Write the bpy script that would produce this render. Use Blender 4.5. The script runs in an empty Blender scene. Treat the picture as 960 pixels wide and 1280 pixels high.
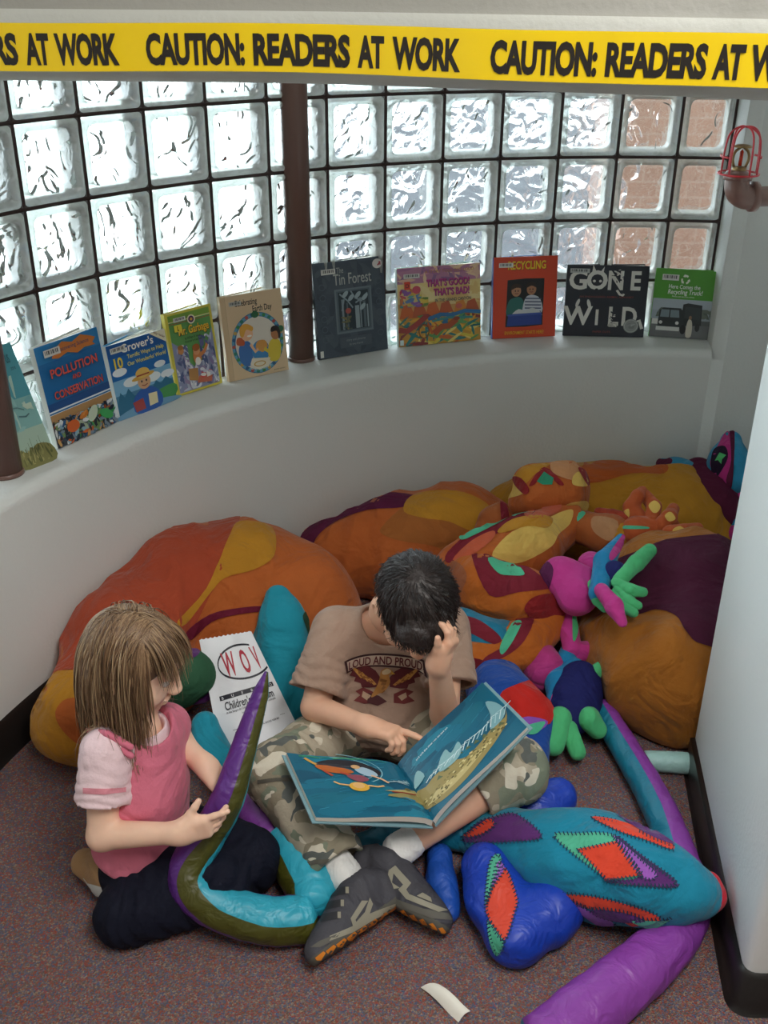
import bpy, bmesh, math, random
import numpy as np
from mathutils import Vector, Matrix
from mathutils.bvhtree import BVHTree
from mathutils.geometry import delaunay_2d_cdt, tessellate_polygon
random.seed(7)
SC = bpy.context.scene
COL = SC.collection
V = Vector
# ------------------------------------------------------------------ camera measurements (960 x 1280 frame)
FPX, EYE = 1294.0, 1.68
_d = V((-20.0, -2510.0, -FPX)).normalized()            # straight down, seen from the camera
_up = -_d
_f = V((0, 0, -1)) - _up * _up.dot(V((0, 0, -1)))
_f.normalize()
_r = _f.cross(_up)
# rows: world axes expressed in camera coordinates -> world = RW @ cam
RW = Matrix((_r, _f, _up))
CAMPOS = V((0, 0, EYE))
def ray(px, py):
    return (RW @ V((px - 480.0, 640.0 - py, -FPX))).normalized()
def W(px, py, z=None, y=None, x=None):
    """point of the place behind an image measurement, on a known height / distance / side"""
    d = ray(px, py)
    if z is not None: t = (z - EYE) / d.z
    elif y is not None: t = y / d.y
    else: t = x / d.x
    return CAMPOS + d * t
def WP(px, py, p0, n):
    d = ray(px, py)
    return CAMPOS + d * ((V(p0) - CAMPOS).dot(n) / d.dot(n))
def PX(p):
    c = RW.transposed() @ (V(p) - CAMPOS)
    return (480 + FPX * c.x / -c.z, 640 - FPX * c.y / -c.z)

# ------------------------------------------------------------------ materials
MATS = {}
def lin(h):
    h = h.lstrip('#')
    v = [int(h[i:i + 2], 16) / 255 for i in (0, 2, 4)]
    return tuple((c / 12.92 if c <= .04045 else ((c + .055) / 1.055) ** 2.4) for c in v) + (1,)
def nd(nt, typ, **kw):
    n = nt.nodes.new(typ)
    for k, v in kw.items():
        if k.startswith('_'): setattr(n, k[1:], v)
        else: n.inputs[k].default_value = v
    return n
def new_mat(name):
    m = bpy.data.materials.new(name); m.use_nodes = True
    nt = m.node_tree
    return m, nt, nt.nodes['Principled BSDF']
def mat(col, kind='fabric', rough=None):
    """procedural material: fabric / satin / print / paint / skin / metal"""
    key = (col, kind, rough)
    if key in MATS: return MATS[key]
    m, nt, b = new_mat('%s %s' % (kind, col.lstrip('#')))
    c = lin(col)
    L = nt.links.new
    tc = nd(nt, 'ShaderNodeTexCoord')
    def noise(scale, detail=3.0, rough_=.55):
        n = nd(nt, 'ShaderNodeTexNoise', Scale=scale, Detail=detail, Roughness=rough_)
        L(tc.outputs['Object'], n.inputs['Vector']); return n
    def vary(n, amt):
        mx = nd(nt, 'ShaderNodeMix', _data_type='RGBA')
        mx.inputs[6].default_value = tuple(x * (1 - amt) for x in c[:3]) + (1,)
        mx.inputs[7].default_value = tuple(min(1, x * (1 + amt)) for x in c[:3]) + (1,)
        L(n.outputs['Fac'], mx.inputs[0]); L(mx.outputs[2], b.inputs['Base Color'])
    def bump(n, s, d, prev=None):
        bp = nd(nt, 'ShaderNodeBump', Strength=s, Distance=d)
        L(n.outputs['Fac'], bp.inputs['Height'])
        if prev: L(prev.outputs[0], bp.inputs['Normal'])
        L(bp.outputs[0], b.inputs['Normal']); return bp
    b.inputs['Base Color'].default_value = c
    if kind == 'fabric':
        b.inputs['Roughness'].default_value = rough or .82
        vary(noise(14), .16)
        cr = nd(nt, 'ShaderNodeTexNoise', Scale=7.5, Detail=2.5, Roughness=.5, Distortion=1.8); L(tc.outputs['Object'], cr.inputs['Vector'])
        p = bump(cr, .55, .035)
        p = bump(noise(30, 4), .5, .010, p)
        bump(noise(900, 1), .25, .0012, p)
        b.inputs['Sheen Weight'].default_value = .12 if sum(c[:3]) > .25 else .0
        b.inputs['Specular IOR Level'].default_value = .25
    elif kind == 'satin':
        b.inputs['Roughness'].default_value = rough or .42
        vary(noise(10), .10)
        w = nd(nt, 'ShaderNodeTexNoise', Scale=22.0, Detail=3.0, Roughness=.5, Distortion=.6)
        L(tc.outputs['Object'], w.inputs['Vector'])
        bump(w, .7, .014)
    elif kind == 'print':
        b.inputs['Roughness'].default_value = rough or .4
    elif kind == 'paint':
        b.inputs['Roughness'].default_value = rough or .5
        bump(noise(160, 2), .18, .002)
    elif kind == 'metal':
        b.inputs['Roughness'].default_value = rough or .4
        b.inputs['Metallic'].default_value = .8
        vary(noise(60), .15)
    elif kind == 'skin':
        b.inputs['Roughness'].default_value = rough or .55
        vary(noise(40), .06)
        b.inputs['Subsurface Weight'].default_value = .12
        b.inputs['Subsurface Radius'].default_value = (.6, .25, .15)
        b.inputs['Subsurface Scale'].default_value = .006
        bump(noise(420, 2), .12, .001)
    MATS[key] = m
    return m
def ramp(nt, stops, constant=True):
    r = nd(nt, 'ShaderNodeValToRGB')
    cr = r.color_ramp
    cr.interpolation = 'CONSTANT' if constant else 'LINEAR'
    while len(cr.elements) < len(stops): cr.elements.new(.5)
    for e, (p, c) in zip(cr.elements, stops):
        e.position = p; e.color = lin(c)
    return r

# ------------------------------------------------------------------ objects
def tag(o, label=None, cat=None, group=None, kind=None):
    for k, v in (('label', label), ('category', cat), ('group', group), ('kind', kind)):
        if v: o[k] = v
    return o
def thing(name, loc, label, cat, group=None):
    o = bpy.data.objects.new(name, None); COL.objects.link(o)
    o.location = loc; o.empty_display_size = .05
    return tag(o, label, cat, group)
class MB:
    """collects geometry in world coordinates, built as one mesh"""
    def __init__(s): s.v = []; s.f = []; s.m = []; s.mats = []; s.sm = []
    def mi(s, m):
        if m not in s.mats: s.mats.append(m)
        return s.mats.index(m)
    def add(s, verts, faces, m, smooth=True):
        o = len(s.v); s.v.extend([tuple(p) for p in verts]); i = s.mi(m)
        for f in faces:
            s.f.append(tuple(o + k for k in f)); s.m.append(i); s.sm.append(smooth)
        return s
    def addm(s, verts, faces, ml, fm, smooth=True):
        o = len(s.v); s.v.extend([tuple(p) for p in verts]); im = [s.mi(m) for m in ml]
        for f, k in zip(faces, fm):
            s.f.append(tuple(o + q for q in f)); s.m.append(im[k]); s.sm.append(smooth)
        return s
    def box(s, c, size, m, R=None, smooth=False):
        c = V(c); R = R or Matrix.Identity(3); h = V(size) / 2
        vs = [c + R @ V((sx * h.x, sy * h.y, sz * h.z)) for sx in (-1, 1) for sy in (-1, 1) for sz in (-1, 1)]
        fs = [(0, 1, 3, 2), (4, 6, 7, 5), (0, 4, 5, 1), (2, 3, 7, 6), (0, 2, 6, 4), (1, 5, 7, 3)]
        return s.add(vs, fs, m, smooth)
    def merge(s, o):
        off = len(s.v); s.v.extend(o.v)
        im = [s.mi(m) for m in o.mats]
        for f, k, q in zip(o.f, o.m, o.sm):
            s.f.append(tuple(off + i for i in f)); s.m.append(im[k]); s.sm.append(q)
        return s
    def bvh(s): return BVHTree.FromPolygons([V(p) for p in s.v], s.f)
    def build(s, name, parent=None, bevel=0, origin=None, subsurf=0):
        me = bpy.data.meshes.new(name)
        if parent is not None: org = V(parent.matrix_basis.translation) if parent.parent is None else V(parent['_o'])
        else: org = V(origin) if origin is not None else V((0, 0, 0))
        me.from_pydata([tuple(V(p) - org) for p in s.v], [], s.f)
        for m in s.mats: me.materials.append(m)
        me.polygons.foreach_set('material_index', s.m)
        me.polygons.foreach_set('use_smooth', s.sm)
        me.update()
        o = bpy.data.objects.new(name, me); COL.objects.link(o)
        if parent is not None: o.parent = parent
        else: o.location = org
        o['_o'] = tuple(org)
        if bevel:
            bm = o.modifiers.new('bevel', 'BEVEL'); bm.width = bevel; bm.segments = 2; bm.limit_method = 'ANGLE'
        if subsurf:
            q = o.modifiers.new('sub', 'SUBSURF'); q.levels = q.render_levels = subsurf
        return o
def frame_from(fwd, up):
    f = V(fwd).normalized(); u = V(up); r = f.cross(u).normalized(); u = r.cross(f)
    return r, f, u
def catmull(pts, n=8):
    P = [np.array(p, float) for p in pts]
    P = [2 * P[0] - P[1]] + P + [2 * P[-1] - P[-2]]
    out = []
    for i in range(1, len(P) - 2):
        for k in range(n):
            t = k / n
            a, b, c, d = P[i - 1:i + 3]
            out.append(.5 * ((2 * b) + (-a + c) * t + (2 * a - 5 * b + 4 * c - d) * t * t + (-a + 3 * b - 3 * c + d) * t ** 3))
    out.append(P[-2]); return np.array(out)
def sweep(mb, path, rad, mats, sectors=None, roll=None, n=20, ex=1.0, up=(0, 0, 1), wr=0, seed=0, cap=True, floor=None):
    """tube along a path; sectors = list of (end angle fraction, material index)"""
    P = [V(p) for p in path]; N = len(P)
    rr = np.interp(np.linspace(0, 1, N), np.linspace(0, 1, len(rad)), rad) if hasattr(rad, '__len__') else [rad] * N
    rl = np.interp(np.linspace(0, 1, N), np.linspace(0, 1, len(roll)), roll) if roll is not None else [0] * N
    T = [(P[min(i + 1, N - 1)] - P[max(i - 1, 0)]).normalized() for i in range(N)]
    u = V(up); u = (u - T[0] * u.dot(T[0])).normalized()
    vs = []; rnd = random.Random(seed); ph = [rnd.random() * 6 for _ in range(6)]
    for i in range(N):
        u = (u - T[i] * u.dot(T[i])).normalized(); s = T[i].cross(u)
        for k in range(n):
            a = 2 * math.pi * k / n + rl[i]
            r = rr[i]
            if wr: r *= 1 + wr * (math.sin(i * 1.9 + ph[0] + 1.3 * math.sin(a + ph[1])) * .5 + .5 * math.sin(3 * a + i * .9 + ph[2]))
            p = P[i] + u * (math.cos(a) * r) + s * (math.sin(a) * r * ex)
            if floor is not None and p.z < floor: p.z = floor + (floor - p.z) * -.05
            vs.append(p)
    fs = []; fm = []
    for i in range(N - 1):
        for k in range(n):
            k2 = (k + 1) % n
            fs.append((i * n + k, i * n + k2, (i + 1) * n + k2, (i + 1) * n + k))
            q = 0
            if sectors:
                fr = (k + .5) / n
                for e, mi_ in sectors:
                    if fr < e: q = mi_; break
            fm.append(q)
    if cap:
        for i, fl in ((0, False), (N - 1, True)):
            c = len(vs); vs.append(P[i] + T[i] * (rr[i] * .35 * (1 if fl else -1)))
            for k in range(n):
                a, b = i * n + k, i * n + (k + 1) % n
                fs.append((a, b, c) if fl else (b, a, c))
                q = 0
                if sectors:
                    for e, mi_ in sectors:
                        if (k + .5) / n < e: q = mi_; break
                fm.append(q)
    return mb.addm(vs, fs, mats, fm)
def lathe(mb, base, axis, prof, m, n=20):
    a = V(axis).normalized(); t = V((1, 0, 0)) if abs(a.x) < .8 else V((0, 1, 0))
    u = (t - a * t.dot(a)).normalized(); w = a.cross(u); b = V(base)
    vs = []; fs = []
    for (r, h) in prof:
        for k in range(n):
            q = 2 * math.pi * k / n
            vs.append(b + a * h + u * (r * math.cos(q)) + w * (r * math.sin(q)))
    for i in range(len(prof) - 1):
        for k in range(n):
            k2 = (k + 1) % n
            fs.append((i * n + k, i * n + k2, (i + 1) * n + k2, (i + 1) * n + k))
    return mb.add(vs, fs, m)

# ------------------------------------------------------------------ signed distance bodies -> surface nets
class Sdf:
    def __init__(s, res): s.res = res; s.ops = []; s.lo = np.array([9.] * 3); s.hi = -s.lo
    def _reg(s, lo, hi, fn, k, op):
        lo = np.array(lo, float); hi = np.array(hi, float)
        if op == 'u': s.lo = np.minimum(s.lo, lo); s.hi = np.maximum(s.hi, hi)
        s.ops.append((lo, hi, fn, k, op)); return s
    def cap(s, a, b, r1, r2=None, k=.01, op='u', flat=None):
        r2 = r1 if r2 is None else r2
        a = np.array(a, float); b = np.array(b, float); R = max(r1, r2)
        ba = b - a; L2 = max(ba @ ba, 1e-9)
        def fn(X, Y, Z):
            px, py, pz = X - a[0], Y - a[1], Z - a[2]
            h = np.clip((px * ba[0] + py * ba[1] + pz * ba[2]) / L2, 0, 1)
            return np.sqrt((px - ba[0] * h) ** 2 + (py - ba[1] * h) ** 2 + (pz - ba[2] * h) ** 2) - (r1 + (r2 - r1) * h)
        return s._reg(np.minimum(a, b) - R, np.maximum(a, b) + R, fn, k, op)
    def chain(s, pts, rads, k=.01, op='u'):
        for i in range(len(pts) - 1): s.cap(pts[i], pts[i + 1], rads[i], rads[i + 1], k, op)
        return s
    def ell(s, c, r, ax=None, k=.01, op='u'):
        c = np.array(c, float); r = np.array(r, float)
        A = np.eye(3) if ax is None else np.array([list(V(q)) for q in ax], float)
        R = r.max()
        if ax is None: e = r
        else: e = np.sqrt(((A * r[:, None]) ** 2).sum(0))
        def fn(X, Y, Z):
            px, py, pz = X - c[0], Y - c[1], Z - c[2]
            q = [A[i, 0] * px + A[i, 1] * py + A[i, 2] * pz for i in range(3)]
            k0 = np.sqrt(sum((q[i] / r[i]) ** 2 for i in range(3)))
            k1 = np.sqrt(sum((q[i] / r[i] ** 2) ** 2 for i in range(3)))
            return k0 * (k0 - 1) / np.maximum(k1, 1e-6)
        return s._reg(c - e, c + e, fn, k, op)
    def rbox(s, c, half, ax=None, r=.005, k=.005, op='u'):
        c = np.array(c, float); h = np.array(half, float)
        A = np.eye(3) if ax is None else np.array([list(V(q)) for q in ax], float)
        e = np.abs(A * h[:, None]).sum(0)
        def fn(X, Y, Z):
            px, py, pz = X - c[0], Y - c[1], Z - c[2]
            q = [np.abs(A[i, 0] * px + A[i, 1] * py + A[i, 2] * pz) - (h[i] - r) for i in range(3)]
            return np.sqrt(sum(np.maximum(t, 0) ** 2 for t in q)) + np.minimum(np.maximum(np.maximum(q[0], q[1]), q[2]), 0) - r
        return s._reg(c - e, c + e, fn, k, op)
    def plane(s, p, n, k=0, box=None):
        """keeps only the side the normal points away from"""
        p = np.array(p, float); n = np.array(V(n).normalized(), float)
        fn = lambda X, Y, Z: (X - p[0]) * n[0] + (Y - p[1]) * n[1] + (Z - p[2]) * n[2]
        lo, hi = box if box else ((-9,) * 3, (9,) * 3)
        return s._reg(lo, hi, fn, k, 'i')
    def disp(s, fn):
        return s._reg((-9,) * 3, (9,) * 3, fn, 0, 'd')
    def mesh(s):
        h = s.res; lo = s.lo - 4 * h - .01; hi = s.hi + 4 * h + .01
        n = np.ceil((hi - lo) / h).astype(int) + 1
        F = np.full(n, .08, np.float32)
        ax = [lo[i] + h * np.arange(n[i]) for i in range(3)]
        for (a, b, fn, k, op) in s.ops:
            m = max(k, 0) + 4 * h
            if op in 'ud' or op == 's': m += .02
            i0 = np.clip(np.floor((a - m - lo) / h).astype(int), 0, n - 1)
            i1 = np.clip(np.ceil((b + m - lo) / h).astype(int) + 1, 1, n)
            if (i1 <= i0).any(): continue
            sl = tuple(slice(i0[q], i1[q]) for q in range(3))
            X = ax[0][sl[0]][:, None, None]; Y = ax[1][sl[1]][None, :, None]; Z = ax[2][sl[2]][None, None, :]
            D = np.broadcast_to(fn(X, Y, Z), F[sl].shape); G = F[sl]
            if op == 'd': F[sl] = G + D; continue
            if op == 'u':
                if k > 0:
                    q = np.maximum(k - np.abs(D - G), 0) / k
                    F[sl] = np.minimum(D, G) - q * q * k * .25
                else: F[sl] = np.minimum(D, G)
            else:
                E = D if op == 'i' else -D
                if k > 0:
                    q = np.maximum(k - np.abs(E - G), 0) / k
                    F[sl] = np.maximum(E, G) + q * q * k * .25
                else: F[sl] = np.maximum(E, G)
        F[0] = F[-1] = .05; F[:, 0] = F[:, -1] = .05; F[:, :, 0] = F[:, :, -1] = .05
        S = F < 0
        C = S[:-1, :-1, :-1].astype(np.int8)
        for dx, dy, dz in ((1, 0, 0), (0, 1, 0), (0, 0, 1), (1, 1, 0), (1, 0, 1), (0, 1, 1), (1, 1, 1)):
            C = C + S[dx:n[0] - 1 + dx, dy:n[1] - 1 + dy, dz:n[2] - 1 + dz]
        act = (C > 0) & (C < 8)
        I = np.argwhere(act)
        idx = np.full(act.shape, -1, np.int64); idx[act] = np.arange(len(I))
        cor = [np.array(c) for c in ((0, 0, 0), (1, 0, 0), (0, 1, 0), (1, 1, 0), (0, 0, 1), (1, 0, 1), (0, 1, 1), (1, 1, 1))]
        val = [F[tuple((I + c).T)] for c in cor]
        acc = np.zeros((len(I), 3)); cnt = np.zeros(len(I))
        for a, b in ((0, 1), (2, 3), (4, 5), (6, 7), (0, 2), (1, 3), (4, 6), (5, 7), (0, 4), (1, 5), (2, 6), (3, 7)):
            fa, fb = val[a], val[b]; m = (fa < 0) != (fb < 0)
            t = np.where(m, fa / np.where(m, fa - fb, 1), 0)
            acc += np.where(m[:, None], cor[a] + t[:, None] * (cor[b] - cor[a]), 0); cnt += m
        Vt = lo + h * (I + acc / cnt[:, None])
        faces = []
        for axs in range(3):
            o1, o2 = [(1, 2), (2, 0), (0, 1)][axs]
            sh = [slice(None)] * 3; sh2 = [slice(None)] * 3
            sh[axs] = slice(0, -1); sh2[axs] = slice(1, None)
            ch = S[tuple(sh)] != S[tuple(sh2)]
            E = np.argwhere(ch)
            E = E[(E[:, o1] > 0) & (E[:, o2] > 0) & (E[:, o1] < n[o1] - 1) & (E[:, o2] < n[o2] - 1)]
            ins = S[tuple(E.T)]
            e1 = np.zeros(3, int); e1[o1] = 1; e2 = np.zeros(3, int); e2[o2] = 1
            q = np.stack([idx[tuple((E - e1 - e2).T)], idx[tuple((E - e2).T)], idx[tuple(E.T)], idx[tuple((E - e1).T)]], 1)
            q[~ins] = q[~ins][:, ::-1]
            faces.append(q)
        return Vt, np.concatenate(faces)
def sdf_to(mb, sd, mats, pick=None):
    v, f = sd.mesh()
    if len(f) == 0: return mb
    fm = np.zeros(len(f), int) if pick is None else pick(v[f].mean(1))
    return mb.addm(v.tolist(), f.tolist(), mats if isinstance(mats, list) else [mats], fm.tolist())
def wob(amp, fr, seed=0, dirs=None):
    """soft wrinkle field"""
    r = np.random.RandomState(seed); D = r.randn(6, 3); D /= np.linalg.norm(D, axis=1)[:, None]
    if dirs is not None: D = D * .35 + np.array(dirs); D /= np.linalg.norm(D, axis=1)[:, None]
    ph = r.rand(6) * 6; s = fr * (.6 + r.rand(6) * .9)
    def fn(X, Y, Z):
        w = .9 * np.sin(X * fr * .4 + ph[0]) + .9 * np.sin(Y * fr * .4 + ph[1]) + .9 * np.sin(Z * fr * .4 + ph[2])
        return amp * sum(np.sin(s[i] * (D[i, 0] * X + D[i, 1] * Y + D[i, 2] * Z) + ph[i] + w) for i in range(6)) / 3
    return fn

# ------------------------------------------------------------------ sewn / printed shapes
def smooth_poly(pts, n=4):
    P = [np.array(p, float) for p in pts]; N = len(P); out = []
    for i in range(N):
        a, b, c, d = P[i - 1], P[i], P[(i + 1) % N], P[(i + 2) % N]
        for k in range(n):
            t = k / n
            out.append(tuple(.5 * ((2 * b) + (-a + c) * t + (2 * a - 5 * b + 4 * c - d) * t * t + (-a + 3 * b - 3 * c + d) * t ** 3)))
    return out
def inside(pts, poly):
    x, y = pts[:, 0], pts[:, 1]; r = np.zeros(len(pts), bool); P = np.array(poly)
    for i in range(len(P)):
        (x1, y1), (x2, y2) = P[i - 1], P[i]
        if y1 == y2: continue
        c = ((y1 > y) != (y2 > y)) & (x < (x2 - x1) * (y - y1) / (y2 - y1) + x1)
        r ^= c
    return r
def fill(poly, step):
    """triangulates a 2-D outline with inner points every step"""
    b = []
    N = len(poly)
    for i in range(N):
        p, q = np.array(poly[i], float), np.array(poly[(i + 1) % N], float)
        k = max(1, int(np.linalg.norm(q - p) / step))
        b += [tuple(p + (q - p) * j / k) for j in range(k)]
    P = np.array(b); lo, hi = P.min(0), P.max(0)
    gx, gy = np.meshgrid(np.arange(lo[0] + step / 2, hi[0], step), np.arange(lo[1] + step / 2, hi[1], step))
    G = np.stack([gx.ravel(), gy.ravel()], 1)
    if len(G):
        G = G[inside(G, b)]
        if len(G):
            d = np.sqrt(((G[:, None, :] - P[None]) ** 2).sum(2)).min(1); G = G[d > step * .45]
    pts = b + [tuple(g) for g in G]
    nb = len(b)
    r = delaunay_2d_cdt([V(p) for p in pts], [(i, (i + 1) % nb) for i in range(nb)], [list(range(nb))], 1, 1e-7)
    return [tuple(p) for p in r[0]], [tuple(f) for f in r[2]], nb
def decal(mb, bvh, poly, m, off=.0015, step=9, rayf=None, sm=True, jump=.06, wrap=.05, pts_faces=None):
    """patch sewn onto a surface found along the rays; slightly raised, own thickness at the rim"""
    rayf = rayf or (lambda u, v: (CAMPOS, ray(u, v)))
    if pts_faces: pts, fs = pts_faces
    else: pts, fs, _ = fill(smooth_poly(poly) if sm else poly, step)
    vs = []; ts = []; miss = []
    for (u, v) in pts:
        o, d = rayf(u, v)
        h = bvh.ray_cast(o, d)
        if h[0] is None: miss.append(len(vs)); vs.append(None); continue
        ts.append((u, v, h[3]))
        nn = h[1] if h[1].dot(d) < 0 else -h[1]
        vs.append(h[0] + (nn * .6 - d * .4).normalized() * off)
    for i in miss:                                     # rim of the shape: wrap onto the nearest surface
        if not ts or not wrap: break
        u, v = pts[i]; t = min(ts, key=lambda q: (q[0] - u) ** 2 + (q[1] - v) ** 2)[2]
        o, d = rayf(u, v); h = bvh.find_nearest(o + d * t)
        if h[0] is not None and h[3] < wrap: vs[i] = h[0] + h[1] * off
    ok = [f for f in fs if all(vs[i] is not None for i in f) and max((vs[f[i]] - vs[f[i - 1]]).length for i in range(len(f))) < jump]
    used = sorted({i for f in ok for i in f}); re = {j: i for i, j in enumerate(used)}
    if not used: return mb
    fl = []
    for f in ok:
        a, b, c = vs[f[0]], vs[f[1]], vs[f[2]]
        g = tuple(re[i] for i in f)
        o, d = rayf(*pts[f[0]])
        fl.append(g if (b - a).cross(c - a).dot(d) < 0 else g[::-1])
    return mb.add([vs[i] for i in used], fl, m)
def stitches(mb, bvh, poly, m, gap=5.0, ln=2.6, off=.003, rayf=None, w=.0011, sm=True):
    rayf = rayf or (lambda u, v: (CAMPOS, ray(u, v)))
    P = smooth_poly(poly) if sm else poly; N = len(P); s = 0; k = 0
    for i in range(N):
        a, b = np.array(P[i]), np.array(P[(i + 1) % N]); L = np.linalg.norm(b - a)
        if L < 1e-6: continue
        t = (b - a) / L; q = np.array((-t[1], t[0]))
        while s < L:
            c = a + t * s; e = []
            for sg in (-1, 1):
                o, d = rayf(*(c + q * ln * sg * (.9) + t * sg * ln * .4)); h = bvh.ray_cast(o, d)
                if h[0] is None: break
                e.append(h[0] - d * off)
            if len(e) == 2 and (e[0] - e[1]).length < .02:
                x = (e[1] - e[0]).normalized(); o, d = rayf(*c); y = x.cross(d).normalized() * w
                mb.add([e[0] - y, e[0] + y, e[1] + y, e[1] - y], [(0, 1, 2, 3)], m, False)
            s += gap
        s -= L
    return mb
_TX = {}
def text2d(s, size=1.0, bold=0, xs=1.0, shear=0, align='CENTER', spacing=1.0):
    key = (s, bold, shear, align, spacing)
    if key not in _TX:
        cu = bpy.data.curves.new('t', 'FONT'); cu.body = s; cu.size = 1; cu.offset = bold; cu.shear = shear
        cu.align_x = align; cu.resolution_u = 3; cu.space_character = spacing
        o = bpy.data.objects.new('t', cu); COL.objects.link(o)
        dg = bpy.context.evaluated_depsgraph_get(); me = o.evaluated_get(dg).to_mesh()
        _TX[key] = ([(v.co.x, v.co.y) for v in me.vertices], [tuple(p.vertices) for p in me.polygons])
        o.evaluated_get(dg).to_mesh_clear(); bpy.data.objects.remove(o); bpy.data.curves.remove(cu)
    p, f = _TX[key]
    return [(x * size * xs, y * size) for x, y in p], f
class Art:
    """printed artwork: flat shapes in layers; fn(u, v, layer) gives the place"""
    def __init__(s, fn, kind='print', rough=.38): s.mb = MB(); s.fn = fn; s.l = 1; s.kind = kind; s.rough = rough
    def m(s, c): return mat(c, s.kind, s.rough)
    def raw(s, pts, fs, c):
        vs = [s.fn(u, v, s.l) for u, v in pts]
        ref = (s.fn(.1, 0, 0) - s.fn(0, 0, 0)).cross(s.fn(0, .1, 0) - s.fn(0, 0, 0))
        out = []
        for f in fs:
            a, b, d = (vs[i] for i in f[:3])
            out.append(f if (b - a).cross(d - a).dot(ref) >= 0 else f[::-1])
        s.mb.add(vs, out, s.m(c), False); s.l += 1; return s
    def poly(s, pts, c, sm=False, step=None):
        if sm: pts = smooth_poly(pts, 3)
        if step: p, f, _ = fill(pts, step); return s.raw(p, f, c)
        t = tessellate_polygon([[V((x, y, 0)) for x, y in pts]])
        return s.raw(list(pts), [tuple(q) for q in t], c)
    def rect(s, x0, y0, x1, y1, c, step=None): return s.poly([(x0, y0), (x1, y0), (x1, y1), (x0, y1)], c, step=step)
    def ell(s, cx, cy, rx, ry, c, n=24, rot=0, step=None):
        return s.poly([(cx + rx * math.cos(a) * math.cos(rot) - ry * math.sin(a) * math.sin(rot), cy + rx * math.cos(a) * math.sin(rot) + ry * math.sin(a) * math.cos(rot)) for a in (2 * math.pi * i / n for i in range(n))], c, step=step)
    def line(s, pts, w, c):
        vs = []; fs = []
        P = [np.array(p, float) for p in pts]
        for i, p in enumerate(P):
            t = P[min(i + 1, len(P) - 1)] - P[max(i - 1, 0)]; t = t / (np.linalg.norm(t) + 1e-9); q = np.array((-t[1], t[0])) * w / 2
            vs += [tuple(p + q), tuple(p - q)]
            if i: fs.append((2 * i - 2, 2 * i - 1, 2 * i + 1, 2 * i))
        return s.raw(vs, fs, c)
    def ring(s, cx, cy, rx, ry, w, c, n=32):
        pts = [(cx + rx * math.cos(2 * math.pi * i / n), cy + ry * math.sin(2 * math.pi * i / n)) for i in range(n + 1)]
        return s.line(pts, w, c)
    def text(s, t, x, y, size, c, bold=.01, xs=1.0, rot=0, shear=0, align='CENTER', arc=0, spacing=1.0):
        p, f = text2d(t, size, bold, xs, shear, align, spacing)
        ca, sa = math.cos(rot), math.sin(rot); q = []
        for u, v in p:
            if arc: v = v - arc * u * u
            q.append((x + u * ca - v * sa, y + u * sa + v * ca))
        return s.raw(q, f, c)
    def blobs(s, x0, y0, x1, y1, n, cols, smin, smax, seed=1, asp=1.6):
        r = random.Random(seed)
        for _ in range(n):
            cx, cy = r.uniform(x0, x1), r.uniform(y0, y1); a = r.uniform(0, 3.14); sz = r.uniform(smin, smax); k = r.randint(5, 7)
            pts = []
            for i in range(k):
                q = 2 * math.pi * i / k; rr = sz * r.uniform(.6, 1.1)
                x_, y_ = rr * asp * math.cos(q), rr * math.sin(q) / asp
                pts.append((min(x1, max(x0, cx + x_ * math.cos(a) - y_ * math.sin(a))), min(y1, max(y0, cy + x_ * math.sin(a) + y_ * math.cos(a)))))
            l = s.l
            s.poly(pts, r.choice(cols)); s.l = l + (.25 if _ % 4 else .3)
        s.l = math.ceil(s.l); return s
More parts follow.
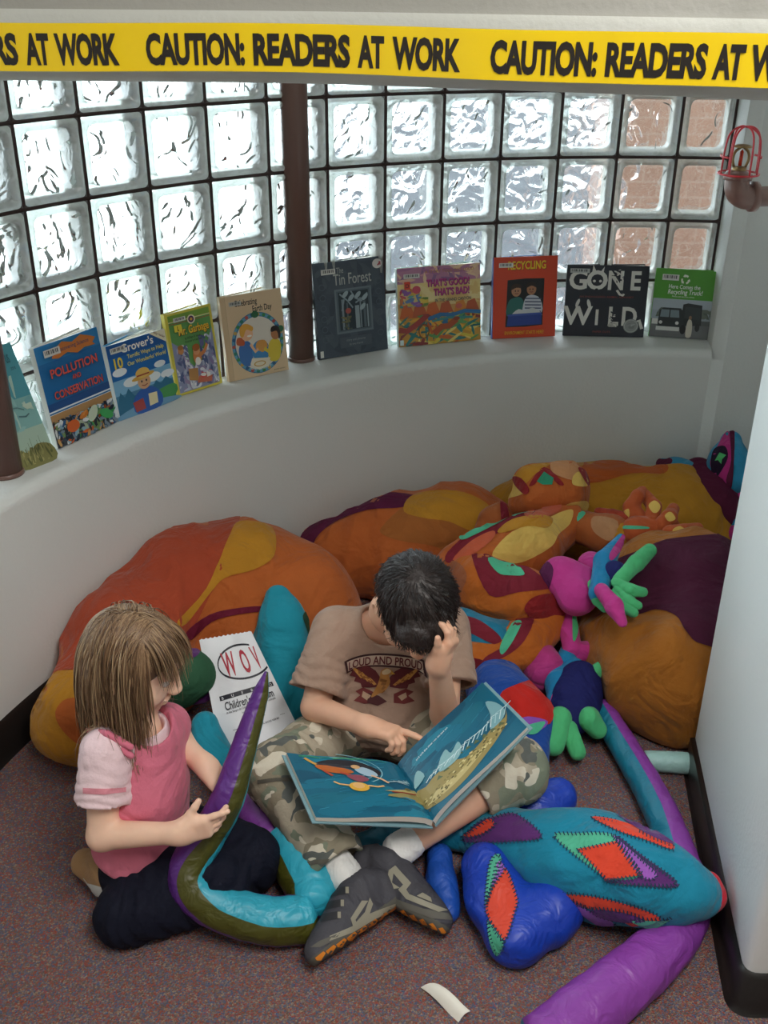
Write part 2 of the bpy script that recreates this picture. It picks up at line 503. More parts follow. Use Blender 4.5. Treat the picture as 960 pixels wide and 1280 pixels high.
# ================================================================== the nook
CX, CY, RAD, RG = .842, 1.362, 1.854, 2.05
SILL = .62
def arc(r, deg, z=0): a = math.radians(deg); return V((CX + r * math.cos(a), CY + r * math.sin(a), z))
def room_mats():
    global M_WALL, M_GREY, M_HEAD, M_FLOOR, M_BASE, M_PIPE
    def plaster(name, col):
        m, nt, b = new_mat(name); L = nt.links.new
        tc = nd(nt, 'ShaderNodeTexCoord')
        n = nd(nt, 'ShaderNodeTexNoise', Scale=110.0, Detail=3.0); L(tc.outputs['Object'], n.inputs['Vector'])
        bp = nd(nt, 'ShaderNodeBump', Strength=.35, Distance=.003); L(n.outputs['Fac'], bp.inputs['Height'])
        L(bp.outputs[0], b.inputs['Normal'])
        b.inputs['Base Color'].default_value = lin(col); b.inputs['Roughness'].default_value = .55
        return m
    M_WALL = plaster('white textured wall paint', '#dcdeda')
    M_GREY = plaster('grey wall surface', '#8e8d85')
    M_HEAD = plaster('lamp-dimmed white header', '#b0b1a9')  # same white as the walls, colour darkened to offset the lamp's brightness
    m, nt, b = new_mat('speckled carpet'); L = nt.links.new
    tc = nd(nt, 'ShaderNodeTexCoord')
    v = nd(nt, 'ShaderNodeTexVoronoi', Scale=330.0); L(tc.outputs['Object'], v.inputs['Vector'])
    sep = nd(nt, 'ShaderNodeSeparateColor'); L(v.outputs['Color'], sep.inputs[0])
    r1 = ramp(nt, [(0, '#75625a'), (.17, '#a8685e'), (.34, '#66708a'), (.5, '#94857c'), (.64, '#b35c50'), (.78, '#566688'), (.9, '#b8a48e')])
    L(sep.outputs[0], r1.inputs[0])
    n = nd(nt, 'ShaderNodeTexNoise', Scale=9.0, Detail=4.0); L(tc.outputs['Object'], n.inputs['Vector'])
    n2 = nd(nt, 'ShaderNodeTexNoise', Scale=55.0, Detail=4.0, Roughness=.7); L(tc.outputs['Object'], n2.inputs['Vector'])
    r2 = ramp(nt, [(.34, '#866c62'), (.5, '#857872'), (.66, '#70748a')], False); L(n2.outputs['Fac'], r2.inputs[0])
    mx = nd(nt, 'ShaderNodeMix', _data_type='RGBA'); mx.inputs[0].default_value = .42
    L(r1.outputs[0], mx.inputs[6]); L(r2.outputs[0], mx.inputs[7])
    hs = nd(nt, 'ShaderNodeHueSaturation', Saturation=1.15, Value=1.0)
    L(mx.outputs[2], hs.inputs['Color']); L(hs.outputs[0], b.inputs['Base Color'])
    b.inputs['Roughness'].default_value = .95; b.inputs['Specular IOR Level'].default_value = .15
    bp = nd(nt, 'ShaderNodeBump', Strength=.8, Distance=.006); L(v.outputs['Distance'], bp.inputs['Height'])
    L(bp.outputs[0], b.inputs['Normal'])
    M_FLOOR = m
    M_BASE = mat('#1d1a18', 'paint', .38)
    M_PIPE = mat('#74574e', 'paint', .32)
room_mats()

def structure(o): o['kind'] = 'structure'; return o
# floor and ceiling
mb = MB(); mb.box((1.0, 1.2, -.03), (4.6, 7.8, .06), M_FLOOR); structure(mb.build('floor'))
mb = MB(); mb.box((1.0, .6, 2.63), (4.6, 6.6, .06), M_WALL); structure(mb.build('ceiling'))
# curved wall, window bench and head above the glass
A0, A1 = 40.0, 185.0                 # arc covered by the wall
AJ = 83.4                            # right jamb of the window
NA = 116
degs = [A0 + (A1 - A0) * i / NA for i in range(NA + 1)]
def arc_strip(mb, prof, degs, m, flip=False):
    vs = []; fs = []; k = len(prof)
    for d in degs:
        for r, z in prof: vs.append(arc(r, d, z))
    for i in range(len(degs) - 1):
        for j in range(k - 1):
            a = i * k + j; f = (a, a + 1, a + k + 1, a + k)
            fs.append(f[::-1] if flip else f)
    return mb.add(vs, fs, m)
def rnd_prof(r0, z0, rr, n=6):
    return [(r0 + rr - rr * math.cos(t), z0 - rr + rr * math.sin(t)) for t in (math.pi / 2 * i / n for i in range(n + 1))]
mb = MB()
wd = [AJ + (A1 - AJ) * i / 100 for i in range(101)]
arc_strip(mb, [(RAD, 0)] + rnd_prof(RAD, SILL, .03) + [(RG + .15, SILL)], wd, M_WALL)        # below the window
rd = [A0 + (AJ - 1.2 - A0) * i / 36 for i in range(37)]
arc_strip(mb, [(RAD, 0), (RAD, SILL), (RAD, 1.9)], rd, M_WALL)                                # right of the window
# rounded reveal joining the two
jd = [AJ - 1.2 + 1.2 * i / 6 for i in range(7)]
vs = []; fs = []
for i, d in enumerate(jd):
    t = i / 6 * math.pi / 2; r = RAD + .038 * (1 - math.cos(t))
    vs += [arc(RAD, d, 0), arc(RAD, d, SILL - .03), arc(r, d, SILL - .03 + .03 * 0), arc(r, d, 1.9)]
for i in range(6):
    for j in range(3):
        a = i * 4 + j; fs.append((a, a + 1, a + 5, a + 4))
mb.add(vs, fs, M_WALL)
arc_strip(mb, [(RAD + .038, SILL - .032), (RAD + .038, 1.9)], [AJ - .02, AJ], M_WALL)
vs = [arc(RAD + .036, AJ, SILL - .03), arc(RG + .15, AJ, SILL - .03), arc(RG + .15, AJ, 1.9), arc(RAD + .036, AJ, 1.9)]
mb.add(vs, [(0, 1, 2, 3)], M_WALL)
arc_strip(mb, [(RG + .15, 1.86), (RAD, 1.86), (RAD, 2.62)], degs, M_WALL)                    # above
# outer skin so no daylight leaks
arc_strip(mb, [(RG + .16, -.05), (RG + .16, .575)], degs, M_GREY)
arc_strip(mb, [(RG + .16, -.05), (RG + .16, 2.66)], rd, M_GREY)
arc_strip(mb, [(RG + .16, 1.87), (RG + .16, 2.66)], degs, M_GREY)
structure(mb.build('wall_back'))
mb = MB()
bd = [A0 + (A1 - A0) * i / 116 for i in range(117)]
arc_strip(mb, [(RAD - .024, 0), (RAD - .012, .012), (RAD - .009, .092), (RAD - .001, .1)], bd, M_BASE)
structure(mb.build('baseboard_back'))
# straight walls of the room on the camera's side
pl = arc(RAD, A1); po = arc(RG + .16, A1)
mb = MB(); mb.box((pl.x - .1, (pl.y - 2.6) / 2, 1.3), (.2, pl.y + 2.6, 2.6), M_WALL); structure(mb.build('wall_left'))
mb = MB(); mb.box((1.0, -2.62, 1.3), (4.6, .1, 2.6), M_WALL); structure(mb.build('wall_front'))
mb = MB(); mb.box((3.2, .0, 1.3), (.1, 5.2, 2.6), M_WALL); structure(mb.build('wall_side'))
# end wall of the nook at the right, rounded corner, black cove base
def rounded(poly, r, idx, n=6):
    out = []
    for i, p in enumerate(poly):
        if i not in idx: out.append(V(p)); continue
        p = V(p); a = (V(poly[i - 1]) - p).normalized(); b = (V(poly[(i + 1) % len(poly)]) - p).normalized()
        for k in range(n + 1):
            t = k / n
            out.append((p + a * r * (1 - t) ** 2 + b * r * t ** 2))
    return out
def prism(mb, poly, z0, z1, m, grow=0):
    n = len(poly); vs = [(p.x, p.y, z0) for p in poly] + [(p.x, p.y, z1) for p in poly]
    fs = [(i, (i + 1) % n, n + (i + 1) % n, n + i) for i in range(n)]
    mb.add(vs, fs, m)
    return mb.add([(p.x, p.y, z1) for p in poly], [tuple(range(n))], m, False)
stub = [(.737, 1.925), (.655, 1.277), (3.2, 1.277), (3.2, 1.925)]
mb = MB(); prism(mb, rounded([V(p) for p in stub], .03, {1}), 0, 2.62, M_WALL); structure(mb.build('wall_right'))
bs = [(.7285, 1.935), (.642, 1.266), (3.2, 1.266), (3.2, 1.935)]
mb = MB()
pa = rounded([V(p) for p in bs], .045, {1}); pb = rounded([V((.722, 1.935)), V((.633, 1.257)), V((3.2, 1.257)), V((3.2, 1.935))], .05, {1})
n = len(pa)
vs = [(p.x, p.y, 0) for p in pb] + [(p.x, p.y, .012) for p in pa] + [(p.x, p.y, .088) for p in pa]
pc = rounded([V((.737, 1.926)), V((.654, 1.276)), V((3.2, 1.276)), V((3.2, 1.926))], .03, {1})
vs += [(p.x, p.y, .096) for p in pc]
fs = [(r * n + i, r * n + (i + 1) % n, (r + 1) * n + (i + 1) % n, (r + 1) * n + i) for r in range(3) for i in range(n)]
mb.add(vs, fs, M_BASE); structure(mb.build('baseboard_right'))
mb = MB(); mb.box((2.4, 2.45, 1.3), (.1, 1.2, 2.6), M_WALL); structure(mb.build('wall_end'))
# curved header over the opening
HP = catmull([(-1.02, 1.47, 0), (-.75, 1.50, 0), (-.525, 1.511, 0), (-.177, 1.506, 0), (-.004, 1.475, 0), (.16, 1.424, 0), (.369, 1.361, 0), (.454, 1.322, 0), (.70, 1.215, 0)], 8)
def along(path, prof, m, mb):
    """prof: (distance behind the face, height)"""
    k = len(prof); vs = []; fs = []; N = len(path)
    for i in range(N):
        t = V(path[min(i + 1, N - 1)]) - V(path[max(i - 1, 0)]); nn = V((-t.y, t.x, 0)).normalized()
        for b, z in prof: vs.append(V((path[i][0], path[i][1], 0)) + nn * b + V((0, 0, z)))
    for i in range(N - 1):
        for j in range(k - 1):
            a = i * k + j; fs.append((a, a + k, a + k + 1, a + 1))
    return mb.add(vs, fs, m)
prof = [(.11, 2.62), (.11, 1.575)] + [(.055 + .055 * math.cos(t), 1.575 - .026 * math.sin(t)) for t in (math.pi * i / 10 for i in range(1, 10))] + [(0, 1.575), (0, 1.632), (.006, 1.641)]
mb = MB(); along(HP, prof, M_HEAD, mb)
along(HP, [(.006, 1.641), (.012, 1.65), (.012, 2.62)], M_GREY, mb)  # greyer surface above the band
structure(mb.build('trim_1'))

# ------------------------------------------------------------------ glass block window
def wavy(name, fac):
    m, nt, b = new_mat(name); L = nt.links.new
    nt.nodes.remove(b); out = nt.nodes['Material Output']
    tc = nd(nt, 'ShaderNodeTexCoord')
    wv = nd(nt, 'ShaderNodeTexNoise', Scale=15.0, Detail=1.2, Roughness=.4, Distortion=1.6); L(tc.outputs['Object'], wv.inputs['Vector'])
    bp = nd(nt, 'ShaderNodeBump', Strength=1.0, Distance=.022); L(wv.outputs['Fac'], bp.inputs['Height'])
    rf = nd(nt, 'ShaderNodeBsdfRefraction', IOR=1.35, Roughness=.02, Color=(.95, .975, .97, 1)); L(bp.outputs[0], rf.inputs['Normal'])
    tr = nd(nt, 'ShaderNodeBsdfTransparent', Color=(.93, .96, .955, 1))
    gl = nd(nt, 'ShaderNodeBsdfGlossy', Roughness=.06, Color=(.9, .95, .95, 1)); L(bp.outputs[0], gl.inputs['Normal'])
    m1 = nd(nt, 'ShaderNodeMixShader', Fac=fac); L(tr.outputs[0], m1.inputs[1]); L(rf.outputs[0], m1.inputs[2])
    lw = nd(nt, 'ShaderNodeFresnel', IOR=1.3); L(bp.outputs[0], lw.inputs['Normal'])
    m2 = nd(nt, 'ShaderNodeMixShader'); L(lw.outputs[0], m2.inputs[0]); L(m1.outputs[0], m2.inputs[1]); L(gl.outputs[0], m2.inputs[2])
    L(m2.outputs[0], out.inputs['Surface'])
    return m
def glass_mats():
    pane = wavy('wavy clear glass', .62), wavy('rippled inner glass', .25)
    m, nt, b = new_mat('pale green glass edge'); L = nt.links.new
    nt.nodes.remove(b); out = nt.nodes['Material Output']
    tc = nd(nt, 'ShaderNodeTexCoord')
    wv = nd(nt, 'ShaderNodeTexNoise', Scale=30.0, Detail=2.0, Distortion=.8); L(tc.outputs['Object'], wv.inputs['Vector'])
    bp = nd(nt, 'ShaderNodeBump', Strength=.7, Distance=.012); L(wv.outputs['Fac'], bp.inputs['Height'])
    r = ramp(nt, [(.3, '#dfe4d8'), (.55, '#f4f5ee'), (.75, '#e2ecf0')], False); L(wv.outputs['Fac'], r.inputs[0])
    tl = nd(nt, 'ShaderNodeBsdfTranslucent'); L(r.outputs[0], tl.inputs['Color']); L(bp.outputs[0], tl.inputs['Normal'])
    df = nd(nt, 'ShaderNodeBsdfDiffuse'); L(r.outputs[0], df.inputs['Color']); L(bp.outputs[0], df.inputs['Normal'])
    gl = nd(nt, 'ShaderNodeBsdfGlossy', Roughness=.12); L(bp.outputs[0], gl.inputs['Normal'])
    m1 = nd(nt, 'ShaderNodeMixShader', Fac=.55); L(df.outputs[0], m1.inputs[1]); L(tl.outputs[0], m1.inputs[2])
    m2 = nd(nt, 'ShaderNodeMixShader', Fac=.28); L(m1.outputs[0], m2.inputs[1]); L(gl.outputs[0], m2.inputs[2])
    tp = nd(nt, 'ShaderNodeBsdfTransparent', Color=(.86, .92, .90, 1))
    m3 = nd(nt, 'ShaderNodeMixShader', Fac=.42); L(m2.outputs[0], m3.inputs[1]); L(tp.outputs[0], m3.inputs[2])
    L(m3.outputs[0], out.inputs['Surface'])
    return pane, m
(M_PANE, M_PANE2), M_GEDGE = glass_mats()
M_JOINT = mat('#3b2c29', 'paint', .7)
JP, JD = 103.81, 5.27
rows = [.6 + .195 * i for i in range(7)]
win = MB(); edge = MB(); pane = MB()
jj = [JP + JD * k for k in range(-4, 16) if AJ - 6 < JP + JD * k < 184]
g = .0045; gd = math.degrees(g / RG)
# joints: thin dark bars
for a in jj + [AJ + .1]:
    if a < AJ: continue
    p = [arc(r_, a + s_ * gd, z_) for z_ in (.58, 1.88) for (r_, s_) in ((RG + .002, -1), (RG + .002, 1), (RG + .095, 1), (RG + .095, -1))]
    win.add(p, [(0, 1, 5, 4), (1, 2, 6, 5), (2, 3, 7, 6), (3, 0, 4, 7)], M_JOINT, False)
for z in rows:
    arc_strip(win, [(RG + .095, z - g), (RG + .002, z - g), (RG + .002, z + g), (RG + .095, z + g)], [AJ + (184 - AJ) * i / 60 for i in range(61)], M_JOINT)
for a in jj:
    b0, b1 = max(a, AJ + .05) + gd, a + JD - gd
    if b1 < AJ + .5: continue
    for z in rows[:-1]:
        z0, z1 = z + g, z + .195 - g
        def loop(r_, ins, n=3):
            da = math.degrees(ins / RG); rr = .012 + ins * .3; dr = math.degrees(rr / RG)
            pts = []
            for (ca, cz, q) in ((b0 + da + dr, z0 + ins + rr, 180), (b1 - da - dr, z0 + ins + rr, 270), (b1 - da - dr, z1 - ins - rr, 0), (b0 + da + dr, z1 - ins - rr, 90)):
                for i in range(n + 1):
                    t = math.radians(q + 90 * i / n)
                    pts.append(arc(r_, ca + math.degrees(rr * math.cos(t) / RG), cz + rr * math.sin(t)))
            return pts
        L = [loop(RG + .004, 0), loop(RG - .002, .006), loop(RG - .002, .012), loop(RG + .006, .017), loop(RG + .008, .02), loop(RG + .075, .018), loop(RG + .085, .008), loop(RG + .085, 0)]
        n = len(L[0]); vs = [p for l in L for p in l]
        fs = [(i * n + k, i * n + (k + 1) % n, (i + 1) * n + (k + 1) % n, (i + 1) * n + k) for i in range(len(L) - 1) for k in range(n)]
        edge.add(vs, fs, M_GEDGE)
        for li in (4,): pane.add(L[li], [tuple(range(n))], M_PANE2, False)
        # wavy outer pane
        q = L[5]; K = 9
        da = math.degrees(.0185 / RG)
        vs = [arc(RG + .075, b0 + da + (b1 - b0 - 2 * da) * i / K, z0 + .0185 + (z1 - z0 - .037) * j / K) for i in range(K + 1) for j in range(K + 1)]
        pane.add(vs, [(i * (K + 1) + j, i * (K + 1) + j + 1, (i + 1) * (K + 1) + j + 1, (i + 1) * (K + 1) + j) for i in range(K) for j in range(K)], M_PANE)
wo = structure(win.build('window_1'))
structure(edge.build('glass_block_rim', parent=wo)); structure(pane.build('glass_block_pane', parent=wo))

# ------------------------------------------------------------------ outside the window
def outside():
    m, nt, b = new_mat('pale concrete paving'); L = nt.links.new
    tc = nd(nt, 'ShaderNodeTexCoord'); n = nd(nt, 'ShaderNodeTexNoise', Scale=1.3, Detail=3.0); L(tc.outputs['Object'], n.inputs['Vector'])
    r = ramp(nt, [(.3, '#cfcdc6'), (.7, '#e9e8e2')], False); L(n.outputs['Fac'], r.inputs[0]); L(r.outputs[0], b.inputs['Base Color'])
    mb = MB(); mb.add([(-14, 1.2, -.12), (18, 1.2, -.12), (18, 34, -.12), (-14, 34, -.12)], [(0, 1, 2, 3)], m, False)
    structure(mb.build('ground'))
    m2 = mat('#222328', 'paint', .9)
    mb = MB(); mb.add([(-1.2, 4.3, -.115), (1.0, 3.7, -.115), (7.0, 20, -.115), (-1.0, 20, -.115)], [(0, 1, 2, 3)], m2, False)  # dark patch of ground beyond the glass blocks
    structure(mb.build('dark_ground_patch'))
    m3, nt, b = new_mat('pinkish brown brick'); L = nt.links.new
    tc = nd(nt, 'ShaderNodeTexCoord')
    br = nd(nt, 'ShaderNodeTexBrick', Scale=4.0, Color1=lin('#a8806c'), Color2=lin('#94705f'), Mortar=lin('#b5a294')); L(tc.outputs['Object'], br.inputs['Vector'])
    mp = nd(nt, 'ShaderNodeMapping'); mp.inputs['Rotation'].default_value = (math.pi / 2, 0, 0)
    L(tc.outputs['Object'], mp.inputs[0]); L(mp.outputs[0], br.inputs['Vector']); L(br.outputs[0], b.inputs['Base Color'])
    mb = MB(); mb.box((3.05, 4.6, .9), (4.3, .3, 2.1), m3)
    tag(mb.build('brick_wall'), 'pinkish brown brick wall seen through the glass blocks at the far right', 'wall')
outside()

# ------------------------------------------------------------------ lights and sky
w = bpy.data.worlds.new('sky'); SC.world = w; w.use_nodes = True
bg = w.node_tree.nodes['Background']; bg.inputs[0].default_value = (.82, .92, 1.0, 1); bg.inputs[1].default_value = 5.4
def area(name, loc, look, sx, sy, e, col=(1, 1, 1), portal=False):
    l = bpy.data.lights.new(name, 'AREA'); l.shape = 'RECTANGLE'; l.size = sx; l.size_y = sy; l.energy = e; l.color = col
    o = bpy.data.objects.new(name, l); COL.objects.link(o); o.location = loc
    o.rotation_euler = (V(look) - V(loc)).to_track_quat('-Z', 'Y').to_euler()
    if portal: l.cycles.is_portal = True
    return o
for a in (100, 122, 144, 168):
    c = arc(RG + .13, a, 1.22)
    area('window_daylight', c, arc(0, a, 1.22), .88, 1.3, 0, portal=True)
area('unseen_overhead_light', (.52, .35, 2.55), (.30, .45, 0), 1.2, .5, 33, (1, .975, .94))
area('unseen_overhead_light', (-.15, 1.78, 2.55), (-.15, 1.72, 0), 1.0, .45, 4, (1, .98, .95))  # added unseen light inside the nook to brighten the children
area('unseen_overhead_light', (1.0, -1.6, 2.55), (1.0, -1.6, 0), 1.2, .6, 3, (1, .97, .93))

# ------------------------------------------------------------------ camera and view
cd = bpy.data.cameras.new('camera'); cam = bpy.data.objects.new('camera', cd); COL.objects.link(cam)
cam.matrix_world = Matrix.Translation(CAMPOS) @ RW.to_4x4()
cd.sensor_fit = 'VERTICAL'; cd.sensor_height = 24.0; cd.lens = FPX / 1280 * 24.0; cd.clip_start = .02
SC.camera = cam
vs_ = SC.view_settings
SC.display_settings.display_device = 'sRGB'
vs_.view_transform = 'Standard'; vs_.look = 'None'; vs_.gamma = 1; vs_.use_curve_mapping = False; vs_.exposure = 0.36
cy = SC.cycles
cy.use_denoising = True; cy.max_bounces = 10; cy.transparent_max_bounces = 24; cy.transmission_bounces = 10; cy.diffuse_bounces = 5
cy.caustics_refractive = True; cy.caustics_reflective = False; cy.blur_glossy = .5; cy.sample_clamp_indirect = 8
# ================================================================== posts on the sill
def post(px, py, label):
    c = W(px, py, z=SILL); b = V((c.x, c.y, SILL))
    t = thing('steel_post', b, label, 'post')
    mb = MB(); lathe(mb, b, (0, 0, 1), [(.0, .0), (.039, .0), (.039, 1.24), (0, 1.24)], M_PIPE, 32); mb.build('pole', t)
    mb = MB(); lathe(mb, b, (0, 0, 1), [(.039, .0), (.0425, .001), (.0425, .008), (.0392, .011)], M_PIPE, 32); mb.build('base_ring', t)
post(377, 449, 'brown painted steel post standing mid window between the cream book and the grey book')
post(8, 592, 'brown painted steel post at the left edge, before the pale teal book')

# ================================================================== caution tape on the header
HL = [0.0]
for i in range(1, len(HP)): HL.append(HL[-1] + float(np.linalg.norm(HP[i] - HP[i - 1])))
def header_pt(s, z, off):
    x = [float(np.interp(s, HL, HP[:, k])) for k in (0, 1)]
    d = .004; t = V([float(np.interp(s + d, HL, HP[:, k]) - np.interp(s - d, HL, HP[:, k])) for k in (0, 1)] + [0]).normalized()
    return V((x[0], x[1], z)) - V((-t.y, t.x, 0)) * off
def s_at(px):
    best = min((abs(PX(header_pt(s, 1.595, .002))[0] - px), s) for s in [HL[-1] * i / 1500 for i in range(40, 1460)])
    return best[1]
def tape():
    M_TAPE = mat('#e6c40f', 'print', .3)
    wv = lambda s: .0016 * math.sin(s * 23) + .001 * math.sin(s * 61 + 1)
    t0, t1 = 1.5665, 1.6255
    t = thing('caution_tape', header_pt(.6, t0, 0), 'yellow caution tape with bold black lettering stretched along the white header', 'tape')
    mb = MB(); vs = []; fs = []; N = 120; R = 6
    for i in range(N + 1):
        s = .03 + (HL[-1] - .06) * i / N
        for j in range(R + 1):
            f = j / R
            vs.append(header_pt(s, t0 + (t1 - t0) * f + .0012 * math.sin(s * 9), .0028 + wv(s + f * .02) * .6))
    for i in range(N):
        for j in range(R):
            a = i * (R + 1) + j; fs.append((a, a + R + 1, a + R + 2, a + 1))
    mb.add(vs, fs, M_TAPE); mb.build('tape_strip', t)
    a = Art(lambda u, v, l: header_pt(u, v + .0012 * math.sin(u * 9), .0036 + wv(u) * .6 + .0001 * l), rough=.45)
    def words(x0, x1, s, sz=.0505):
        p, f = text2d(s, 1, .045, 1, 0, 'LEFT', .95); w = max(q[0] for q in p); s0, s1 = s_at(x0), s_at(x1)
        a.l = 1; a.text(s, s0, 1.5765, sz, '#1d1712', .045, (s1 - s0) / w / sz, align='LEFT', spacing=.95)
    def flush(): a.mb.build('lettering', t); a.mb = MB()
    def tail(txt, s0, ww):
        p, f = text2d(txt, 1, .045, 1, 0, 'LEFT', .95); w = max(q[0] for q in p)
        a.l = 1; a.text(txt, s0, 1.5765, .0505, '#1d1712', .045, ww / w / .0505, align='LEFT', spacing=.95)
    words(183, 306, 'CAUTION:'); words(316, 438, 'READERS'); words(449, 480, 'AT'); words(492, 576, 'WORK'); flush()
    words(614, 747, 'CAUTION:'); words(757, 884, 'READERS'); words(895, 931, 'AT'); tail('WORK', s_at(941), s_at(576) - s_at(492)); flush()
    ww = s_at(438) - s_at(316); tail('READERS', s_at(22) - ww, ww); words(33, 62, 'AT'); words(71, 148, 'WORK'); flush()
tape()

# ================================================================== sprinkler with its red cage
def sprinkler():
    c = W(919, 243, y=1.70); t = thing('fire_sprinkler', c, 'brown pipe elbow with upright fire sprinkler in a red wire cage, right of the window', 'sprinkler')
    mb = MB(); r = .0165
    lathe(mb, c + V((.03, .005, -.004)), (1, .12, 0), [(r * .95, 0), (r * .95, .19)], M_PIPE, 20)
    mb.build('pipe', t)
    mb = MB()
    pts = [c + V((.036, .005, -.004)), c + V((.018, .003, -.004)), c + V((.004, 0, .004)), c + V((0, 0, .018)), c + V((0, 0, .034))]
    sweep(mb, catmull(pts, 5), [.0195] * 21, [M_PIPE], n=20)
    lathe(mb, c + V((.024, .004, -.004)), (1, .12, 0), [(.018, 0), (.0235, .002), (.0235, .011), (.018, .013)], M_PIPE, 24)
    lathe(mb, c + V((0, 0, .022)), (0, 0, 1), [(.018, 0), (.0222, .001), (.0222, .009), (.012, .012)], M_PIPE, 24)
    mb.build('elbow', t)
    brass = mat('#8a7550', 'metal', .35); b = c + V((0, 0, .034)); mb = MB()
    lathe(mb, b, (0, 0, 1), [(.0, 0), (.011, 0), (.011, .008), (.006, .009), (0, .009)], brass, 12)
    for sx in (-1, 1):
        sweep(mb, catmull([b + V((sx * .009, 0, .008)), b + V((sx * .0125, 0, .02)), b + V((sx * .010, 0, .031)), b + V((sx * .002, 0, .038))], 4), .0022, [brass], n=8)
    lathe(mb, b + V((0, 0, .039)), (0, 0, 1), [(0, .002), (.009, .001), (.0155, -.001), (.0155, 0), (.009, .0025), (0, .0035)], brass, 20)
    ho = mb.build('sprinkler_head', t)
    mb = MB(); lathe(mb, b + V((0, 0, .009)), (0, 0, 1), [(0, 0), (.003, .001), (.003, .022), (0, .026)], mat('#b8321e', 'print', .15), 10); mb.build('glass_bulb', ho)
    red = mat('#b3202c', 'paint', .35); mb = MB(); k = .030; wr = .0016
    def wire(p): sweep(mb, catmull([b + V(q) for q in p], 4), wr, [red], n=8)
    for (dx, dy) in ((1, .25), (-.25, 1)):
        wire([(-k * dx, -k * dy, -.002), (-k * dx * .98, -k * dy * .98, .03), (-k * dx * .86, -k * dy * .86, .055), (-k * dx * .5, -k * dy * .5, .066), (0, 0, .068), (k * dx * .5, k * dy * .5, .066), (k * dx * .86, k * dy * .86, .055), (k * dx * .98, k * dy * .98, .03), (k * dx, k * dy, -.002)])
    for q in (.72,):
        for sg in (-1, 1): wire([(sg * k * q, -k * .72, -.002), (sg * k * q, -k * .7, .03), (sg * k * .62, -k * .6, .055), (sg * k * .3, -k * .3, .066), (0, 0, .068)])
    for z, rr in ((-.002, 1.04), (.024, 1.02)):
        if z > 0:
            for s0, s1 in ((150, 215), (-35, 30)):
                wire([(k * rr * math.cos(math.radians(a)), k * rr * math.sin(math.radians(a)), z) for a in range(s0, s1 + 1, 13)])
        else: wire([(k * rr * math.cos(2 * math.pi * i / 16), k * rr * math.sin(2 * math.pi * i / 16), z) for i in range(17)])
    mb.build('wire_cage', t)
sprinkler()

# ================================================================== picture books on the sill
WHITE = '#eeece4'
def book(BL, BR, TL, label, cover, back, draw, spine=None, lean=8, open_=16, up=None, thick=.010, pages='#e9e4d6'):
    z = SILL + .002
    a, b = W(*BL, z=z), W(*BR, z=z)
    u = (b - a); w = u.length; u.normalize()
    hn = V((u.y, -u.x, 0))                            # towards the room
    L = math.radians(lean)
    upv = (V((0, 0, 1)) * math.cos(L) - hn * math.sin(L)).normalized()
    n = u.cross(upv).normalized()
    tl = WP(*TL, a, n)
    h = (tl - a).dot(upv)
    if up is not None:                                # tipped sideways within its own plane
        ang = math.radians(up); u, upv = u * math.cos(ang) + upv * math.sin(ang), upv * math.cos(ang) - u * math.sin(ang)
    t = thing('picture_book', a, label, 'book', 'picture books along the window sill')
    P = lambda uu, vv, nn: a + u * uu + upv * vv + n * nn
    mb = MB(); T = .003
    def slab(mb, o, du, dv, dn, m):
        vs = [o + du * i + dv * j + dn * k for i in (0, 1) for j in (0, 1) for k in (0, 1)]
        mb.add(vs, [(0, 1, 3, 2), (4, 6, 7, 5), (0, 4, 5, 1), (2, 3, 7, 6), (0, 2, 6, 4), (1, 5, 7, 3)], m, False)
    art = Art(lambda x, y, l: P(x * w, y * h, .00008 * l + .0001))
    mb.merge(MB()); slab(mb, P(0, 0, -T), u * w, upv * h, n * T, mat(cover, 'print', .4))
    draw(art, w / h); mb.merge(art.mb); mb.build('front_cover', t)
    ph = math.radians(open_)
    bu = u * math.cos(ph) - n * math.sin(ph); bn = u * math.sin(ph) + n * math.cos(ph)
    mb = MB(); slab(mb, P(0, 0, -T - thick), bu * w, upv * h, -bn * T, mat(back, 'print', .4)); mb.build('back_cover', t)
    mb = MB(); slab(mb, P(-.0018, 0, -thick - 2 * T), u * .0022, upv * h, n * (thick + 2 * T), mat(spine or back, 'print', .4)); mb.build('spine', t)
    mb = MB(); mp = mat(pages, 'print', .7)
    for f0, f1, wl in ((.0, .3, .975), (.45, .55, .965), (.7, 1, .975)):
        e0 = u * math.cos(ph * f0) - n * math.sin(ph * f0); e1 = u * math.cos(ph * f1) - n * math.sin(ph * f1)
        o0 = P(.002, .004, -T - .0006 - thick * f0 * .92); o1 = P(.002, .004, -T - .0006 - thick * f1 * .92); q = upv * (h - .008)
        vs = [o0, o0 + e0 * w * wl, o1 + e1 * w * wl, o1]; vs += [p + q for p in vs]
        mb.add(vs, [(0, 1, 2, 3), (7, 6, 5, 4), (0, 4, 5, 1), (1, 5, 6, 2), (2, 6, 7, 3), (3, 7, 4, 0)], mp, False)
    mb.build('pages', t)
def sticker(a, x, y, w, h, c='#d9d9d2'):
    a.rect(x, y, x + w, y + h, c)
    for i in range(9): a.rect(x + w * (.08 + .09 * i), y + h * .3, x + w * (.08 + .09 * i + .03 + .02 * (i % 3)), y + h * .85, '#4a4a4c')
